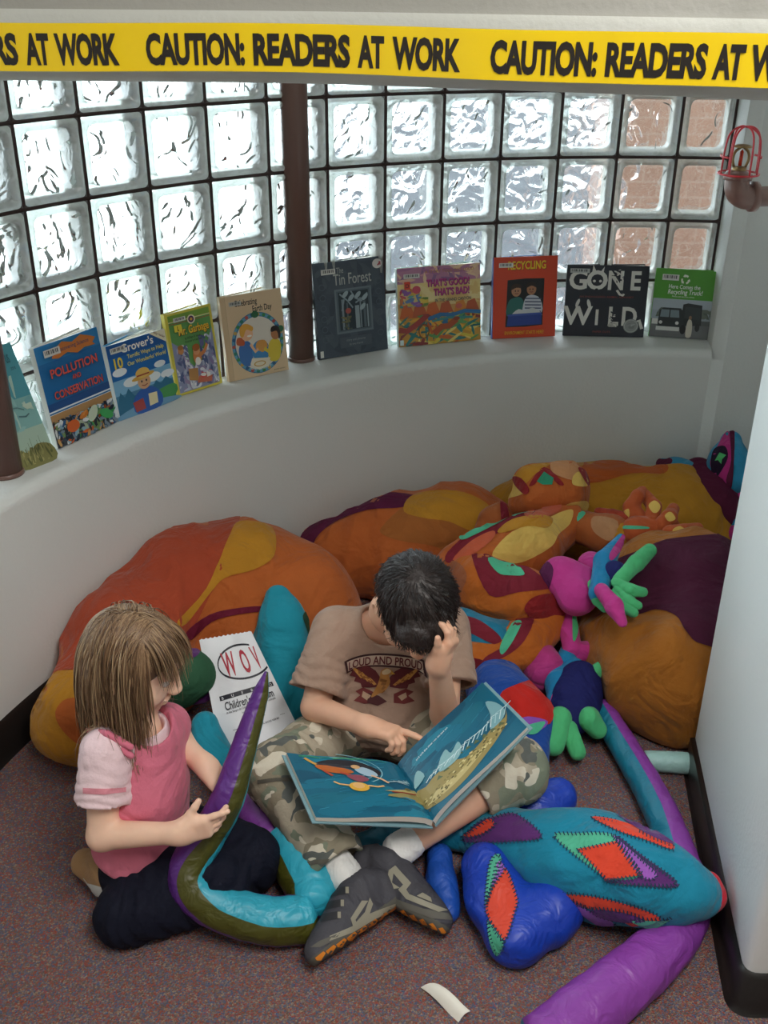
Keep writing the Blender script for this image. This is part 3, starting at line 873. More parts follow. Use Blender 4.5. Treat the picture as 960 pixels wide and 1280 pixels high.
def d_teal(a, r):
    a.rect(0, .55, 1, 1, '#4b97a3'); a.rect(0, .3, 1, .56, '#7fb0ab'); a.rect(0, .12, 1, .31, '#a4bca9')
    a.poly([(0, 0), (1, 0), (1, .13), (.6, .17), (.3, .12), (0, .16)], '#7d7a45', True)
    a.blobs(.05, .02, .98, .16, 40, ['#6a6a38', '#8d8a50', '#56592f', '#a39a62'], .02, .05, 3)
    a.blobs(0, .3, 1, .75, 14, ['#8fbdb8', '#a9c6b8', '#72a9ac', '#b8cbb6'], .06, .12, 4, 2.2)
    for i in range(7): a.line([(.25 + .09 * i, .1), (.26 + .09 * i, .17 + .03 * (i % 3))], .008, '#4c5128')
    a.line([(.2, .5), (.45, .49), (.62, .46)], .012, '#5b8586'); a.line([(.4, .42), (.6, .405), (.72, .42)], .012, '#53757a')
    a.text('US', .72, .85, .10, '#2d5c66'); a.text('pictures', .78, .79, .045, '#2d5c66')
def d_pollution(a, r):
    a.rect(0, 0, 1, 1, '#1c6ca8'); a.rect(0, .83, 1, 1, '#2a7fbb')
    a.rect(0, .36, 1, .44, '#1e4f8b'); a.rect(0, .35, 1, .365, '#dfe9ee'); a.rect(0, .325, 1, .335, '#e8eef0')
    a.rect(0, .24, 1, .33, '#b28a5a'); a.rect(0, 0, 1, .25, '#3f444c')
    a.blobs(.0, .0, 1, .27, 230, ['#2f5c8a', '#8fb3c4', '#4a6b86', '#d9dfe0', '#c9612b', '#2c8a4d', '#a8b8a0', '#1e2a3c', '#c79a5a', '#6f8f58', '#7a8c9c', '#1c2530', '#262b36'], .02, .045, 5)
    a.ell(.62, .2, .1, .06, '#c2d0b8', rot=.6); a.ell(.83, .14, .11, .05, '#3fa35a', rot=-.4); a.ell(.28, .16, .1, .06, '#d0622c'); a.blobs(.35, .19, .55, .26, 6, ['#d98a3c', '#c9772f'], .03, .04, 8)
    a.poly([(.2, .86), (.24, .9), (.2, .95), (.3, .95), (.4, .985), (.55, .95), (.7, .99), (.84, .95), (.92, .92), (.86, .88), (.9, .85), (.72, .86), (.6, .83), (.45, .87), (.3, .84)], '#cf7a36')
    a.text('Discovering Science', .55, .9, .055, '#21436c', .008, 1.15); sticker(a, .1, .885, .25, .07)
    for s, x, y, z in (('POLLUTION', .5, .68, .118), ('AND', .5, .6, .065), ('CONSERVATION', .5, .47, .108)):
        for dx, c in ((.008, '#3a2a3e'), (0, '#d9594c')): a.text(s, x + dx, y - dx * .6, z, c, .022, .98 * (1.2 if s == 'POLLUTION' else .98))
def d_grover(a, r):
    a.rect(0, 0, 1, 1, '#1668b0'); a.rect(0, .82, 1, 1, '#1258a0'); a.rect(0, .3, 1, .52, '#7fb6d8'); a.rect(0, .0, 1, .32, '#4d86a8')
    for cx, cy, s in ((.14, .62, .12), (.82, .56, .1), (.3, .45, .14), (.66, .42, .14), (.92, .4, .12)): a.ell(cx, cy, s, s * .45, '#e6eef2')
    a.poly([(0, .2), (.08, .36), (.14, .28), (.22, .38), (.3, .26), (.6, .26), (.7, .36), (.78, .3), (.88, .37), (1, .28), (1, 0), (0, 0)], '#2e6f8f')
    a.poly([(.3, .1), (.6, .2), (1, .24), (1, .08), (.5, 0), (.3, 0)], '#4d9a58', True); a.poly([(0, .06), (.4, .12), (1, .06), (1, 0), (0, 0)], '#6f9fc0', True)
    # a plain young hiker with a hat and two books
    a.poly([(.3, .0), (.26, .18), (.4, .3), (.62, .3), (.76, .16), (.7, 0)], '#2d5fae', True); a.poly([(.28, .03), (.25, .17), (.43, .19), (.45, .04)], '#a84a48'); a.poly([(.52, .05), (.53, .22), (.68, .21), (.67, .06)], '#e8dcae')
    a.ell(.5, .4, .11, .1, '#d9a981'); a.ell(.5, .475, .2, .035, '#d8a94c', rot=.08); a.ell(.5, .52, .12, .07, '#e6be62'); a.rect(.39, .485, .61, .505, '#a3452f'); a.ell(.46, .41, .014, .016, '#2a201c'); a.ell(.54, .41, .014, .016, '#2a201c'); a.line([(.45, .36), (.5, .345), (.55, .36)], .012, '#8a3a30')
    a.text("Grover's", .5, .86, .15, '#f4f2ea', .02, 1.0 * 1.05); a.text('10', .13, .68, .19, '#f2d546', .03, .9)
    a.text('Terrific Ways to Help', .62, .765, .075, '#f2e36a', .012, .95); a.text('Our Wonderful World', .62, .67, .075, '#f2e36a', .012, .95)
    sticker(a, .05, .88, .25, .075); a.poly([(.72, 1), (1, .82), (1, 1)], '#e9e2c4'); a.text('easy reader', .885, .935, .05, '#7a4a28', .01, .9, -.55)
def d_garbage(a, r):
    a.rect(0, 0, 1, 1, '#d8c94c'); a.rect(.05, .03, .95, .97, '#67a25a'); a.rect(.05, .9, .95, .97, '#7fa842'); a.rect(.05, .885, .95, .897, '#e8d9a0'); a.rect(.05, .862, .95, .869, '#b8463a')
    a.poly([(.05, .03), (.05, .66), (.2, .58), (.3, .42), (.45, .3), (.65, .36), (.78, .52), (.95, .72), (.95, .03)], '#8e94b4')
    a.blobs(.06, .04, .36, .6, 46, ['#c7cadb', '#6a6f98', '#e6e4ea', '#a08db0', '#54618c', '#b8bfd0'], .03, .06, 2); a.blobs(.62, .04, .94, .66, 50, ['#c7cadb', '#6a6f98', '#e6e4ea', '#8d7da8', '#54618c', '#b8bfd0'], .03, .06, 3); a.blobs(.3, .04, .7, .36, 36, ['#d0d3dd', '#7a86b0', '#e6e4ea', '#a08db0'], .03, .05, 4)
    a.ell(.53, .42, .09, .1, '#d98a50'); a.ell(.53, .5, .075, .065, '#e0a070'); a.ell(.53, .53, .08, .045, '#a85f28'); a.line([(.58, .42), (.7, .46), (.78, .54)], .05, '#d98a50'); a.ell(.53, .36, .06, .05, '#f0ece4')
    a.ell(.2, .54, .06, .05, '#d0905c'); a.ell(.2, .575, .06, .03, '#a8743a'); a.poly([(.28, .16), (.3, .3), (.5, .28), (.48, .12)], '#b8854c'); a.poly([(.44, .1), (.5, .18), (.8, .17), (.76, .07)], '#c46a52'); a.blobs(.5, .14, .8, .22, 10, ['#d6353a', '#f2efe6', '#c7cadb'], .03, .05, 6)
    a.ell(.52, .88, .085, .055, '#f0e6c4'); a.ell(.52, .88, .06, .04, '#4c2a5c'); a.ell(.52, .88, .03, .018, '#d8a23c')
    for dx, c in ((.008, '#6a3a1c'), (0, '#f0c23a')): a.text('Mr. Garbage', .54 + dx, .72 - dx, .135, c, .022, .98)
    a.text('by William H. Hooks', .5, .655, .042, '#2a3c24', .006); a.text('Illustrated by Kate Duke', .5, .615, .038, '#2a3c24', .006)
    sticker(a, .14, .885, .26, .05); a.rect(.13, .77, .29, .85, '#e8d23a'); a.text('L', .21, .782, .075, '#1c1a18', .02)
def d_earth(a, r):
    a.rect(0, 0, 1, 1, '#d9bd98'); a.rect(0.0, 0, .07, 1, '#cfb28c'); a.line([(.075, 0), (.075, 1)], .006, '#b79a74')
    a.text('Celebrating', .4, .865, .1, '#1d1a18', .015, .8); a.text('Earth Day', .66, .775, .1, '#1d1a18', .015, .8)
    sticker(a, .13, .875, .2, .05, '#b9b7b0')
    a.ell(.53, .4, .43, .36 * 1.02, '#2f6f9c', 40); a.ring(.53, .4, .41, .34, .035, '#5fa0bc'); a.ell(.53, .4, .37, .315, '#ded6c8', 40)
    for i in range(26):
        t = 2 * math.pi * i / 26; l = a.l; a.ell(.53 + .4 * math.cos(t), .4 + .34 * math.sin(t), .03, .022, ['#3d8a52', '#c8a24a', '#2c5c8a', '#b5544a', '#2f7f6a'][i % 5], 8); a.l = l
    a.l += 1; a.ell(.53, .74, .06, .04, '#2f6a44'); a.ell(.93, .52, .05, .04, '#2f6a44')
    a.poly([(.22, .2), (.2, .36), (.28, .44), (.4, .42), (.42, .22), (.34, .14)], '#3f73b4', True); a.poly([(.18, .42), (.2, .5), (.3, .48), (.3, .4)], '#c05a30', True); a.ell(.36, .53, .1, .085, '#e8b48c'); a.poly([(.25, .52), (.26, .62), (.36, .65), (.47, .6), (.45, .55), (.36, .58), (.3, .5)], '#e0a43c', True); a.ell(.4, .5, .04, .012, '#f4efe6')
    a.ell(.56, .3, .15, .13, '#3f86bc'); a.poly([(.48, .34), (.52, .42), (.64, .42), (.68, .34), (.6, .28), (.54, .3)], '#d89a4a', True); a.line([(.4, .4), (.47, .3), (.52, .33)], .04, '#e8b48c')
    a.poly([(.68, .18), (.7, .36), (.8, .42), (.9, .36), (.88, .2), (.8, .14)], '#d9c23e', True); a.line([(.8, .32), (.68, .28), (.62, .32)], .05, '#d9c23e'); a.ell(.83, .47, .075, .07, '#b87c50'); a.poly([(.76, .5), (.78, .56), (.88, .56), (.92, .46), (.88, .4), (.86, .5)], '#2c201c', True)
    a.poly([(.36, .16), (.4, .23), (.7, .2), (.66, .1), (.5, .08)], '#e9dfc8'); a.ell(.52, .15, .1, .035, '#c79a4a'); a.ell(.52, .15, .08, .024, '#e8dcc0')
    a.text('AND THE CELEBRATION GOES ON', .53, .075, .03, '#e6efe2', .006, .75, arc=-.9); a.text('pictures and story', .84, .035, .026, '#3a342c', .002)
def d_tin(a, r):
    a.rect(0, 0, 1, 1, '#46505c'); a.blobs(.02, .02, .98, .98, 60, ['#4a5560', '#424b57', '#4e5963', '#3f4853'], .05, .12, 3)
    a.text('The', .37, .875, .085, '#a9aca8', .004, .75); a.text('Tin Forest', .54, .755, .165, '#b4b6b0', .006, .78)
    a.rect(.27, .24, .8, .71, '#6d7a82'); a.rect(.295, .26, .775, .69, '#56636c'); a.rect(.32, .275, .75, .675, '#2c3840')
    for i, (x, w) in enumerate(((.36, .03), (.43, .02), (.55, .06), (.62, .02), (.67, .035), (.72, .02))): a.rect(x, .28, x + w, .6 - .04 * (i % 3), ['#7e8d94', '#5c6a72', '#93a2a8'][i % 3])
    for p in (((.34, .66), (.45, .58), (.52, .5)), ((.74, .64), (.64, .58), (.56, .55)), ((.4, .6), (.36, .48)), ((.5, .68), (.56, .6), (.66, .56))): a.line(p, .018, '#8898a0')
    for cx, cy in ((.6, .63), (.7, .6), (.42, .65), (.5, .61), (.66, .5)): a.ell(cx, cy, .05, .025, '#9fb0b6', rot=.6)
    a.ell(.45, .475, .04, .03, '#b0564c'); a.blobs(.34, .28, .5, .42, 16, ['#6c6a4a', '#7d7650', '#4b5a52'], .015, .03, 5)
    for x in (.1, .9):
        for k in range(6): a.ring(x, .2 + .11 * k, .04, .03, .006, '#57636e')
    a.rect(.3, .09, .76, .2, '#4f5963'); a.text('story and pictures', .53, .155, .038, '#8d9296', .002); a.text('by two friends', .53, .11, .034, '#8d9296', .002)
    sticker(a, .1, .875, .2, .055); a.ell(.9, .93, .07, .05, '#d8d3cf'); a.blobs(.86, .91, .95, .95, 5, ['#c0444c', '#a83a44'], .015, .025, 2); a.rect(.005, .02, .05, .09, '#dcdad2')
def d_good(a, r):
    a.rect(0, 0, 1, 1, '#d9a765'); a.rect(0, .78, 1, 1, '#b87f9c'); a.blobs(0, .76, 1, 1, 26, ['#a86f98', '#d49aa8', '#e0b9a0', '#8f6a94', '#e8c9a4'], .05, .09, 2, 2.4); a.rect(0, .55, 1, .8, '#e6cf8a'); a.blobs(.05, .5, 1, .78, 16, ['#ead79a', '#e0c07c'], .08, .12, 6, 2)
    for x in (.05, .2, .36, .52, .7, .84): a.poly([(x - .04, .34), (x + .0, .52), (x + .09, .55), (x + .13, .44), (x + .17, .34)], ['#c8642e', '#d98a3c', '#b85a34'][int(x * 10) % 3])
    a.rect(0, 0, 1, .36, '#c9963c'); a.blobs(0, 0, 1, .4, 90, ['#2f7f7c', '#d8c24a', '#3a6f9c', '#c4622e', '#5f9a5a', '#e0a83c', '#8a3a3c', '#286a6c', '#e6d27c'], .03, .07, 4, 2.2); a.line([(.35, .33), (.5, .38), (.65, .36), (.8, .4), (1, .37)], .05, '#2f6fa0'); a.line([(.4, .3), (.6, .33), (.9, .31)], .03, '#3f8f8c')
    a.line([(0, .22), (.1, .2), (.22, .28), (.34, .38)], .07, '#9c3a34'); a.line([(.42, .14), (.52, .22), (.6, .22), (.7, .3)], .08, '#a8502c'); a.ell(.7, .31, .04, .025, '#8c3c28'); a.ring(.3, .18, .06, .09, .014, '#7a4a20'); a.blobs(.02, .5, .28, .74, 22, ['#8a5aa0', '#c8743c', '#4a9a94', '#d8bc4a', '#c4485a', '#5b7fae'], .03, .055, 9); a.ell(.22, .72, .05, .05, '#c4485a'); a.ell(.73, .47, .04, .035, '#d06a5c'); a.blobs(.24, .5, .36, .62, 8, ['#d8bc4a', '#6a8a3c'], .03, .05, 12)
    a.text("A STORY TOLD OUT LOUD", .62, .92, .05, '#b8823c', .008, .95)
    for s, x, y in (("THAT'S GOOD!", .6, .75), ("THAT'S BAD!", .64, .63)):
        for dx, c in ((.006, '#5a1c4a'), (0, '#b83a86')): a.text(s, x + dx, y - dx, .125, c, .028, .60)
    a.text('IN THE GRAND CANYON', .66, .545, .058, '#2a3550', .016, .66)
    sticker(a, .07, .87, .19, .055); a.rect(.075, .73, .145, .83, '#d8452c'); a.text('D', .11, .755, .065, '#2a1410', .015); a.rect(.005, .02, .05, .09, '#cfe0de')
def d_recycle(a, r):
    a.rect(0, 0, 1, 1, '#d2431f')
    for dx, c in ((.006, '#4c1a0c'), (0, '#ecc41e')): a.text('RECYCLING', .52 + dx, .85 - dx, .135, c, .03, .83)
    a.poly([(.2, .14), (.22, .72), (.5, .735), (.8, .73), (.79, .15), (.5, .135)], '#1a1718'); a.poly([(.22, .28), (.24, .45), (.32, .5), (.44, .5), (.5, .4), (.5, .28)], '#2f6f68', True); a.poly([(.48, .28), (.5, .48), (.6, .53), (.74, .48), (.77, .3)], '#c9ced6', True)
    for k in range(5): a.line([(.5, .33 + .04 * k), (.76, .32 + .04 * k)], .014, '#3a4668')
    a.ell(.36, .585, .075, .07, '#b98260'); a.poly([(.28, .6), (.3, .66), (.4, .67), (.44, .62), (.36, .625)], '#3a2418', True); a.ell(.6, .6, .075, .07, '#b07a58'); a.poly([(.52, .62), (.54, .68), (.64, .685), (.68, .62), (.6, .645)], '#2c1c14', True)
    [(a.ell(x, y, .009, .011, '#1c1412'), a.ell(x + .045, y, .009, .011, '#1c1412'), a.line([(x - .005, y - .03), (x + .022, y - .036), (x + .05, y - .03)], .009, '#7c3a30')) for x, y in ((.345, .585), (.575, .6))]; a.poly([(.3, .3), (.4, .36), (.5, .34), (.62, .37), (.74, .32), (.74, .26), (.3, .26)], '#c8c9cc', True); a.poly([(.22, .15), (.24, .3), (.77, .31), (.77, .16)], '#27408f'); a.line([(.23, .285), (.77, .295)], .02, '#3c57a8')
    a.text('ENVIRONMENT STARTS HERE!', .5, .045, .06, '#e6b41c', .01, .77); sticker(a, .08, .875, .22, .055)
def d_gone(a, r):
    a.rect(0, 0, 1, 1, '#171a26'); c = '#dcdad2'
    for s, y, xs in (('GONE', .67, (.14, .37, .6, .84)), ('WILD', .17, (.16, .4, .6, .8))):
        for k, (ch, x) in enumerate(zip(s, xs)):
            a.text(ch, x, y, .36 if ch != 'I' else .3, c, .03, .9 if ch in 'GOW' else .75)
    a.poly([(.3, .9), (.31, 1.0), (.35, .92)], c); a.poly([(.44, .9), (.45, .985), (.41, .92)], c); a.ell(.335, .78, .018, .018, c); a.ell(.41, .78, .018, .018, c); a.ell(.37, .63, .03, .05, '#171a26'); a.line([(.62, .66), (.66, .6), (.7, .585), (.71, .61)], .03, c)
    a.ell(.15, .47, .02, .06, c, rot=-.3); a.ell(.29, .46, .022, .065, c, rot=.25); a.line([(.86, .2), (.93, .24), (.97, .12)], .04, c); a.blobs(.54, .14, .66, .2, 12, [c, '#b8b6ae'], .02, .03, 3); a.blobs(.56, .2, .63, .42, 14, ['#171a26', c], .012, .02, 4); a.blobs(.53, .72, .7, .95, 16, ['#171a26', c], .01, .02, 5)
    a.text('AN ENDANGERED ANIMAL ALPHABET', .5, .55, .036, '#8c3a34', .004, 1.08); a.text('PAPER CUTS', .47, .055, .04, '#8c3a34', .006); a.ell(.83, .16, .095, .1, '#8d8f8c'); a.ring(.83, .16, .08, .085, .008, '#b4b5b0'); a.blobs(.79, .12, .88, .2, 6, ['#a4a6a2', '#7a7c7a'], .02, .03, 8); sticker(a, .03, .89, .24, .06, '#b5b6b2')
def d_truck(a, r):
    a.rect(0, 0, 1, 1, '#4f9a2c'); a.rect(0, 0, 1, .57, '#9aa6ae'); a.rect(0, .4, 1, .57, '#a7b2ba'); a.blobs(0, .3, .5, .44, 14, ['#4f5a54', '#5f6a60'], .05, .08, 2); a.blobs(.7, .3, 1, .44, 12, ['#5c665c', '#6b7468'], .05, .08, 3); a.rect(0, 0, 1, .26, '#6d6f70'); a.rect(0, .2, 1, .27, '#5c6260')
    a.poly([(.5, .18), (.52, .5), (.6, .52), (.84, .5), (.86, .2)], '#262b2c'); a.poly([(.55, .3), (.56, .47), (.82, .46), (.83, .28)], '#343b3c'); a.poly([(.12, .14), (.13, .4), (.2, .44), (.48, .44), (.56, .38), (.56, .14)], '#2a3032'); a.poly([(.15, .3), (.16, .41), (.46, .41), (.48, .3)], '#75868c'); a.line([(.31, .3), (.31, .41)], .02, '#2a3032'); a.rect(.1, .1, .5, .16, '#cfd0cb'); a.ell(.17, .22, .03, .025, '#cfd0cb'); a.ell(.45, .22, .03, .025, '#cfd0cb'); a.ell(.56, .13, .05, .07, '#1c1e1e'); a.ell(.8, .17, .04, .06, '#1c1e1e'); a.rect(.02, .19, .12, .27, '#d9d9d4')
    a.poly([(.62, .03), (.62, .22), (.66, .3), (.71, .22), (.71, .03)], '#c9c2b2', True); a.ell(.665, .31, .025, .03, '#8a6a52')
    a.text('Here Comes the', .5, .725, .085, '#f0f2ea', .008, .92); a.text('Recycling Truck!', .52, .645, .095, '#f0f2ea', .012, .92, shear=.15); a.text('Photos and story by a driver', .5, .6, .033, '#e4ecd8', .002)
    for k in range(3):
        t = math.pi / 2 + k * 2 * math.pi / 3; q = [(t - .75), (t - .2), (t + .25)]
        a.line([(.5 + .06 * math.cos(x), .86 + .055 * math.sin(x) * r * 1.2) for x in q], .03, '#e6ecd8'); x = t + .45; a.poly([(.5 + .09 * math.cos(t + .2), .86 + .08 * math.sin(t + .2)), (.5 + .035 * math.cos(t + .2), .86 + .03 * math.sin(t + .2)), (.5 + .068 * math.cos(t + .75), .86 + .06 * math.sin(t + .75))], '#e6ecd8')
    sticker(a, .11, .84, .28, .085)
book((32, 588), (71, 573), (-15, 436), 'pale teal picture book half hidden behind the left steel post', '#7fb0ab', '#8aa79a', d_teal, lean=24, open_=5)
book((73, 561), (147, 527), (54, 432), 'bright blue picture book with red title over a photo of beach litter', '#1c6ca8', '#e3e4de', d_pollution, open_=12)
book((151, 526), (221, 499), (140, 431), 'sky blue picture book with white title, clouds and a hat wearing figure', '#e4e4de', '#2f86b8', d_grover, spine='#e4e4de', open_=18)
book((223, 496), (278, 478.5), (212, 392), 'small green picture book with yellow border and orange title', '#d8c94c', '#d8c94c', d_garbage, open_=16)
book((287.5, 477.5), (361, 462), (281, 371), 'cream picture book with round blue picture, left of the middle post', '#d9bd98', '#d9bd98', d_earth, open_=18)
book((400, 450), (485, 436), (396, 329.5), 'tall dark grey picture book with silvery forest panel, right of the middle post', '#46505c', '#3c4650', d_tin, open_=12)
book((499, 434), (600.5, 424), (498, 336), 'wide multicoloured canyon picture book with purple title', '#d9a765', '#4f8f7c', d_good, spine='#cfe0de', open_=8)
book((615.5, 423.7), (693.6, 420), (618.7, 322), 'bright orange red picture book with yellow title and photo of two children', '#d2431f', '#2f4fa0', d_recycle, open_=10)
book((704, 419.5), (804, 421.7), (711.4, 330.7), 'black picture book with big white animal shaped letters', '#171a26', '#20242c', d_gone, open_=10)
book((811, 419.8), (884, 425), (817, 335), 'green topped picture book with photo of a dark truck, rightmost on the sill', '#4f9a2c', '#4f9a2c', d_truck, open_=8)

# ================================================================== white paper bag
def paper_bag():
    BL, BR, TR, TL = W(277, 948, z=.05), W(374, 912, z=.07), W(314, 789, y=2.10), W(249, 800, y=2.06)
    t = thing('paper_bag', BL, 'white paper bag with red and black print leaning beside the turquoise cushion', 'bag')
    mp = mat('#e9ebee', 'print', .5)
    n0 = (BR - BL).cross(TL - BL).normalized()
    def F(u, v, off=0):
        p = (BL * (1 - u) + BR * u) * (1 - v) + (TL * (1 - u) + TR * u) * v
        b = .022 * math.sin(math.pi * min(max(u, 0), 1)) * (1 - v * .75) + .0022 * math.sin(7 * v + 5 * u) + .0016 * math.sin(13 * u - 6 * v)
        return p + n0 * (b + off)
    mb = MB(); K = 24; vs = []; fs = []
    for i in range(K + 1):
        for j in range(K + 1): vs.append(F(i / K, j / K + (.006 * ((i % 2) * 2 - 1) if j == K else 0)))
    for i in range(K):
        for j in range(K): a = i * (K + 1) + j; fs.append((a, a + K + 1, a + K + 2, a + 1))
    mb.add(vs, fs, mp); nb = len(vs)
    bk = []
    for i in range(K + 1):
        for j in range(K + 1):
            u, v = i / K, j / K; p = (BL * (1 - u) + BR * u) * (1 - v) + (TL * (1 - u) + TR * u) * v
            bk.append(p - n0 * (.012 * math.sin(math.pi * u) * (1 - v * .6)))
    mb.add(bk, [f[::-1] for f in fs], mp)
    mb.build('bag_paper', t)
    a = Art(lambda u, v, l: F(u, v, .0006 + .00012 * l), rough=.5); rd, dk = '#b3263a', '#1b1b28'
    q = [(.65 + .43 * math.cos(x), .74 + .155 * math.sin(x)) for x in (math.radians(d) for d in range(62, 334, 6))]
    a.line([p for p in q if p[0] < .99], .018, dk)
    q2 = [(u, .74 + .155 * math.sin(math.acos(max(-1, min(1, (u - .65) / .43))))) for u in (.86, .92, .98)]
    for ch, x, y, sx in (('W', .40, .64, .62), ('O', .665, .635, .56), ('V', .865, .645, .5)): a.text(ch, x, y, .30, rd, .022, sx * 1.0)
    a.rect(.13, .455, .94, .495, dk, step=.05); a.l += 3
    for i, ch in enumerate('BUEBLO'): a.text(ch, .17 + .145 * i, .461, .034, '#e8e8ea', .004, 1.6)
    a.text("Children's Museum", .53, .365, .10, dk, .012, .92); a.text('at the Sangre de Cristo Arts Center - Pueblo, Colorado', .53, .335, .029, dk, .002, 1.08)
    for i, s in enumerate(('home of the hands on gallery', '210 N. Santa Fe Avenue', 'Admission with this bag')): a.text(s, .53, .3 - i * .035, .026, dk, .001, 1.0)
    a.line([(.2, .19), (.92, .185)], .003, dk); a.text('MY NAME IS ____ AND THIS IS A SPECIAL BAG FOR YOUR ART', .52, .155, .024, dk, .002, .9)
    a.mb.build('bag_print', t)
paper_bag()

# ================================================================== open picture book on the boy's lap
def open_book():
    sT, sB = W(497, 957, z=.225), W(541, 1026, z=.205)
    lT, lB = W(358, 941, z=.262), W(395, 1022, z=.24)
    rT, rB = W(603, 853, z=.352), W(659, 909, z=.352)
    t = thing('open_picture_book', sB, 'open picture book with dark blue sea pages lying across the boy\'s lap', 'book')
    def side(o0, o1):
        up = ((sT - sB).cross(o0 - sT)); up = up if up.z > 0 else -up; up.normalize()
        def F(u, v, off=0):   # u from the spine outwards, v bottom to top
            p = (sB * (1 - u) + o1 * u) * (1 - v) + (sT * (1 - u) + o0 * u) * v
            return p + up * (.010 * math.sin(math.pi * min(1, max(0, u) * 1.3) ** .6) * (1 - .35 * u) + off)
        return F, up
    FL, ul = side(lT, lB); FR, ur = side(rT, rB)
    for F, nm, e in ((FL, 'left', 1), (FR, 'right', 1)):
        mb = MB(); K = 16; mp = mat('#e6e2d4', 'print', .6); n = K + 1
        top = [F(i / K, j / K, 0) for i in range(n) for j in range(n)]; bot = [F(i / K, j / K, -.009 - .006 * (1 - i / K)) for i in range(n) for j in range(n)]
        mb.add(top, [(i * n + j, (i + 1) * n + j, (i + 1) * n + j + 1, i * n + j + 1) for i in range(K) for j in range(K)], mp)
        mb.add(bot, [(i * n + j, i * n + j + 1, (i + 1) * n + j + 1, (i + 1) * n + j) for i in range(K) for j in range(K)], mp)
        rim = [(i, 0) for i in range(K)] + [(K, j) for j in range(K)] + [(K - i, K) for i in range(K)] + [(0, K - j) for j in range(K)]
        vs = []; 
        for (i, j) in rim: vs += [F(i / K, j / K, 0), F(i / K, j / K, -.009 - .006 * (1 - i / K))]
        R = len(rim); mb.add(vs, [(2 * i, 2 * i + 1, 2 * ((i + 1) % R) + 1, 2 * ((i + 1) % R)) for i in range(R)], mp, False)
        art_l = -1 if nm == 'left' else 1
        a = Art(lambda u, v, l: F(u if nm == 'right' else 1 - u, v, .0004 + .00009 * l), rough=.32); S = .09
        a.rect(.0, .0, 1, 1, '#17627c', step=.06)
        rr = random.Random(4 if nm == 'left' else 5)
        for k in range(16):
            x, y = rr.random(), rr.random(); w_, h_ = .14 + .16 * rr.random(), .07 + .06 * rr.random(); l = a.l
            a.poly([(min(1, max(0, x + w_ * math.cos(q))), min(1, max(0, y + h_ * math.sin(q) + .1 * w_ * math.cos(q)))) for q in (i * .5236 for i in range(12))], rr.choice(['#1a6e88', '#155a74', '#1f7890', '#13526c', '#1b6a80']), step=.07); a.l = l + .3
        a.l = math.ceil(a.l) + 1
        for k in range(46):
            x, y = rr.uniform(.03, .85), rr.uniform(.05, .95); l = a.l; a.line([(x, y), (x + .04, y + .014), (x + .09, y + .018 + .02 * rr.random())], .005, rr.choice(['#4a9ab0', '#0f4a62', '#3a8aa2', '#124f68'])); a.l = l + .1
        a.l = math.ceil(a.l)
        if nm == 'left':
            for k, (rx, ry) in enumerate(((.36, .26), (.3, .2), (.24, .15))):
                a.line([(.42 + rx * math.cos(q), .78 + ry * math.sin(q)) for q in (i * .2 - .9 for i in range(13 + 3 * k))], .008, '#8fc0c8')
            for k in range(5): a.line([(.1 + .15 * k, .96), (.2 + .15 * k, .975), (.28 + .15 * k, .955)], .018, ['#3f8f5c', '#2f7f78', '#5aa06a'][k % 3])
            a.poly([(.2, .84), (.35, .93), (.6, .92), (.76, .78), (.72, .68), (.62, .72), (.5, .8), (.34, .8)], '#2c2a30', True)
            # swimmers tumbling in the water
            a.line([(.14, .93), (.2, .86), (.28, .8)], .035, '#c99a48'); a.poly([(.2, .8), (.26, .86), (.34, .82), (.48, .78), (.52, .72), (.4, .7), (.28, .73)], '#b8622c', True); a.line([(.26, .75), (.32, .66)], .03, '#b04a34'); a.line([(.4, .72), (.5, .66)], .03, '#b04a34')
            a.poly([(.54, .78), (.62, .82), (.7, .76), (.72, .68), (.64, .66), (.58, .7)], '#9fb8c8', True); a.line([(.66, .68), (.74, .62), (.78, .56)], .025, '#d9b08a'); a.ell(.56, .82, .04, .035, '#c9a070'); a.poly([(.44, .66), (.56, .68), (.62, .6), (.52, .56)], '#8a4a58', True)
            a.ell(.5, .48, .085, .075, '#d9a83e'); a.ell(.5, .5, .05, .05, '#e0b070'); a.line([(.42, .5), (.34, .52), (.3, .56)], .022, '#e0b070'); a.line([(.58, .5), (.66, .48), (.72, .5)], .022, '#e0b070')
            a.poly([(1, .5), (.92, .47), (.8, .44), (.7, .42), (.86, .4), (1, .38)], '#a89a62'); a.poly([(1, .4), (.86, .4), (.72, .36), (.7, .33), (.84, .3), (1, .24)], '#8c8250'); a.line([(.98, .41), (.86, .4), (.76, .405)], .02, '#8c3a2c'); a.ell(.92, .47, .025, .025, '#6a6238')
            for k in range(4): a.line([(.78 + .05 * k, .58 + .02 * k), (.86 + .04 * k, .6), (.96, .56 + .03 * k)], .008, '#bfd8d8')
        else:
            a.poly([(0, .46), (.1, .4), (.2, .42), (.38, .4), (.5, .3), (.66, .32), (.8, .36), (.93, .34), (.98, .42), (.92, .28), (.8, .2), (.6, .12), (.4, .06), (.2, .06), (.06, .12), (0, .2)], '#9a8a54', True, step=.07)
            a.poly([(.08, .16), (.3, .12), (.55, .17), (.78, .26), (.6, .24), (.35, .2), (.15, .24)], '#c2b27a', True, step=.08)
            rr = random.Random(9)
            for k in range(120):
                u_ = rr.uniform(.02, .9); c_ = .27 - .0 + .1 * (u_ - .5) + .0; l = a.l; a.ell(u_, c_ - .03 + rr.uniform(-.09, .09) * (1 - u_ * .6), .014, .011, rr.choice(['#6f6538', '#b8a86c', '#857a46', '#d0c48c', '#5c5430']), 6); a.l = l + .02
            a.l = math.ceil(a.l)
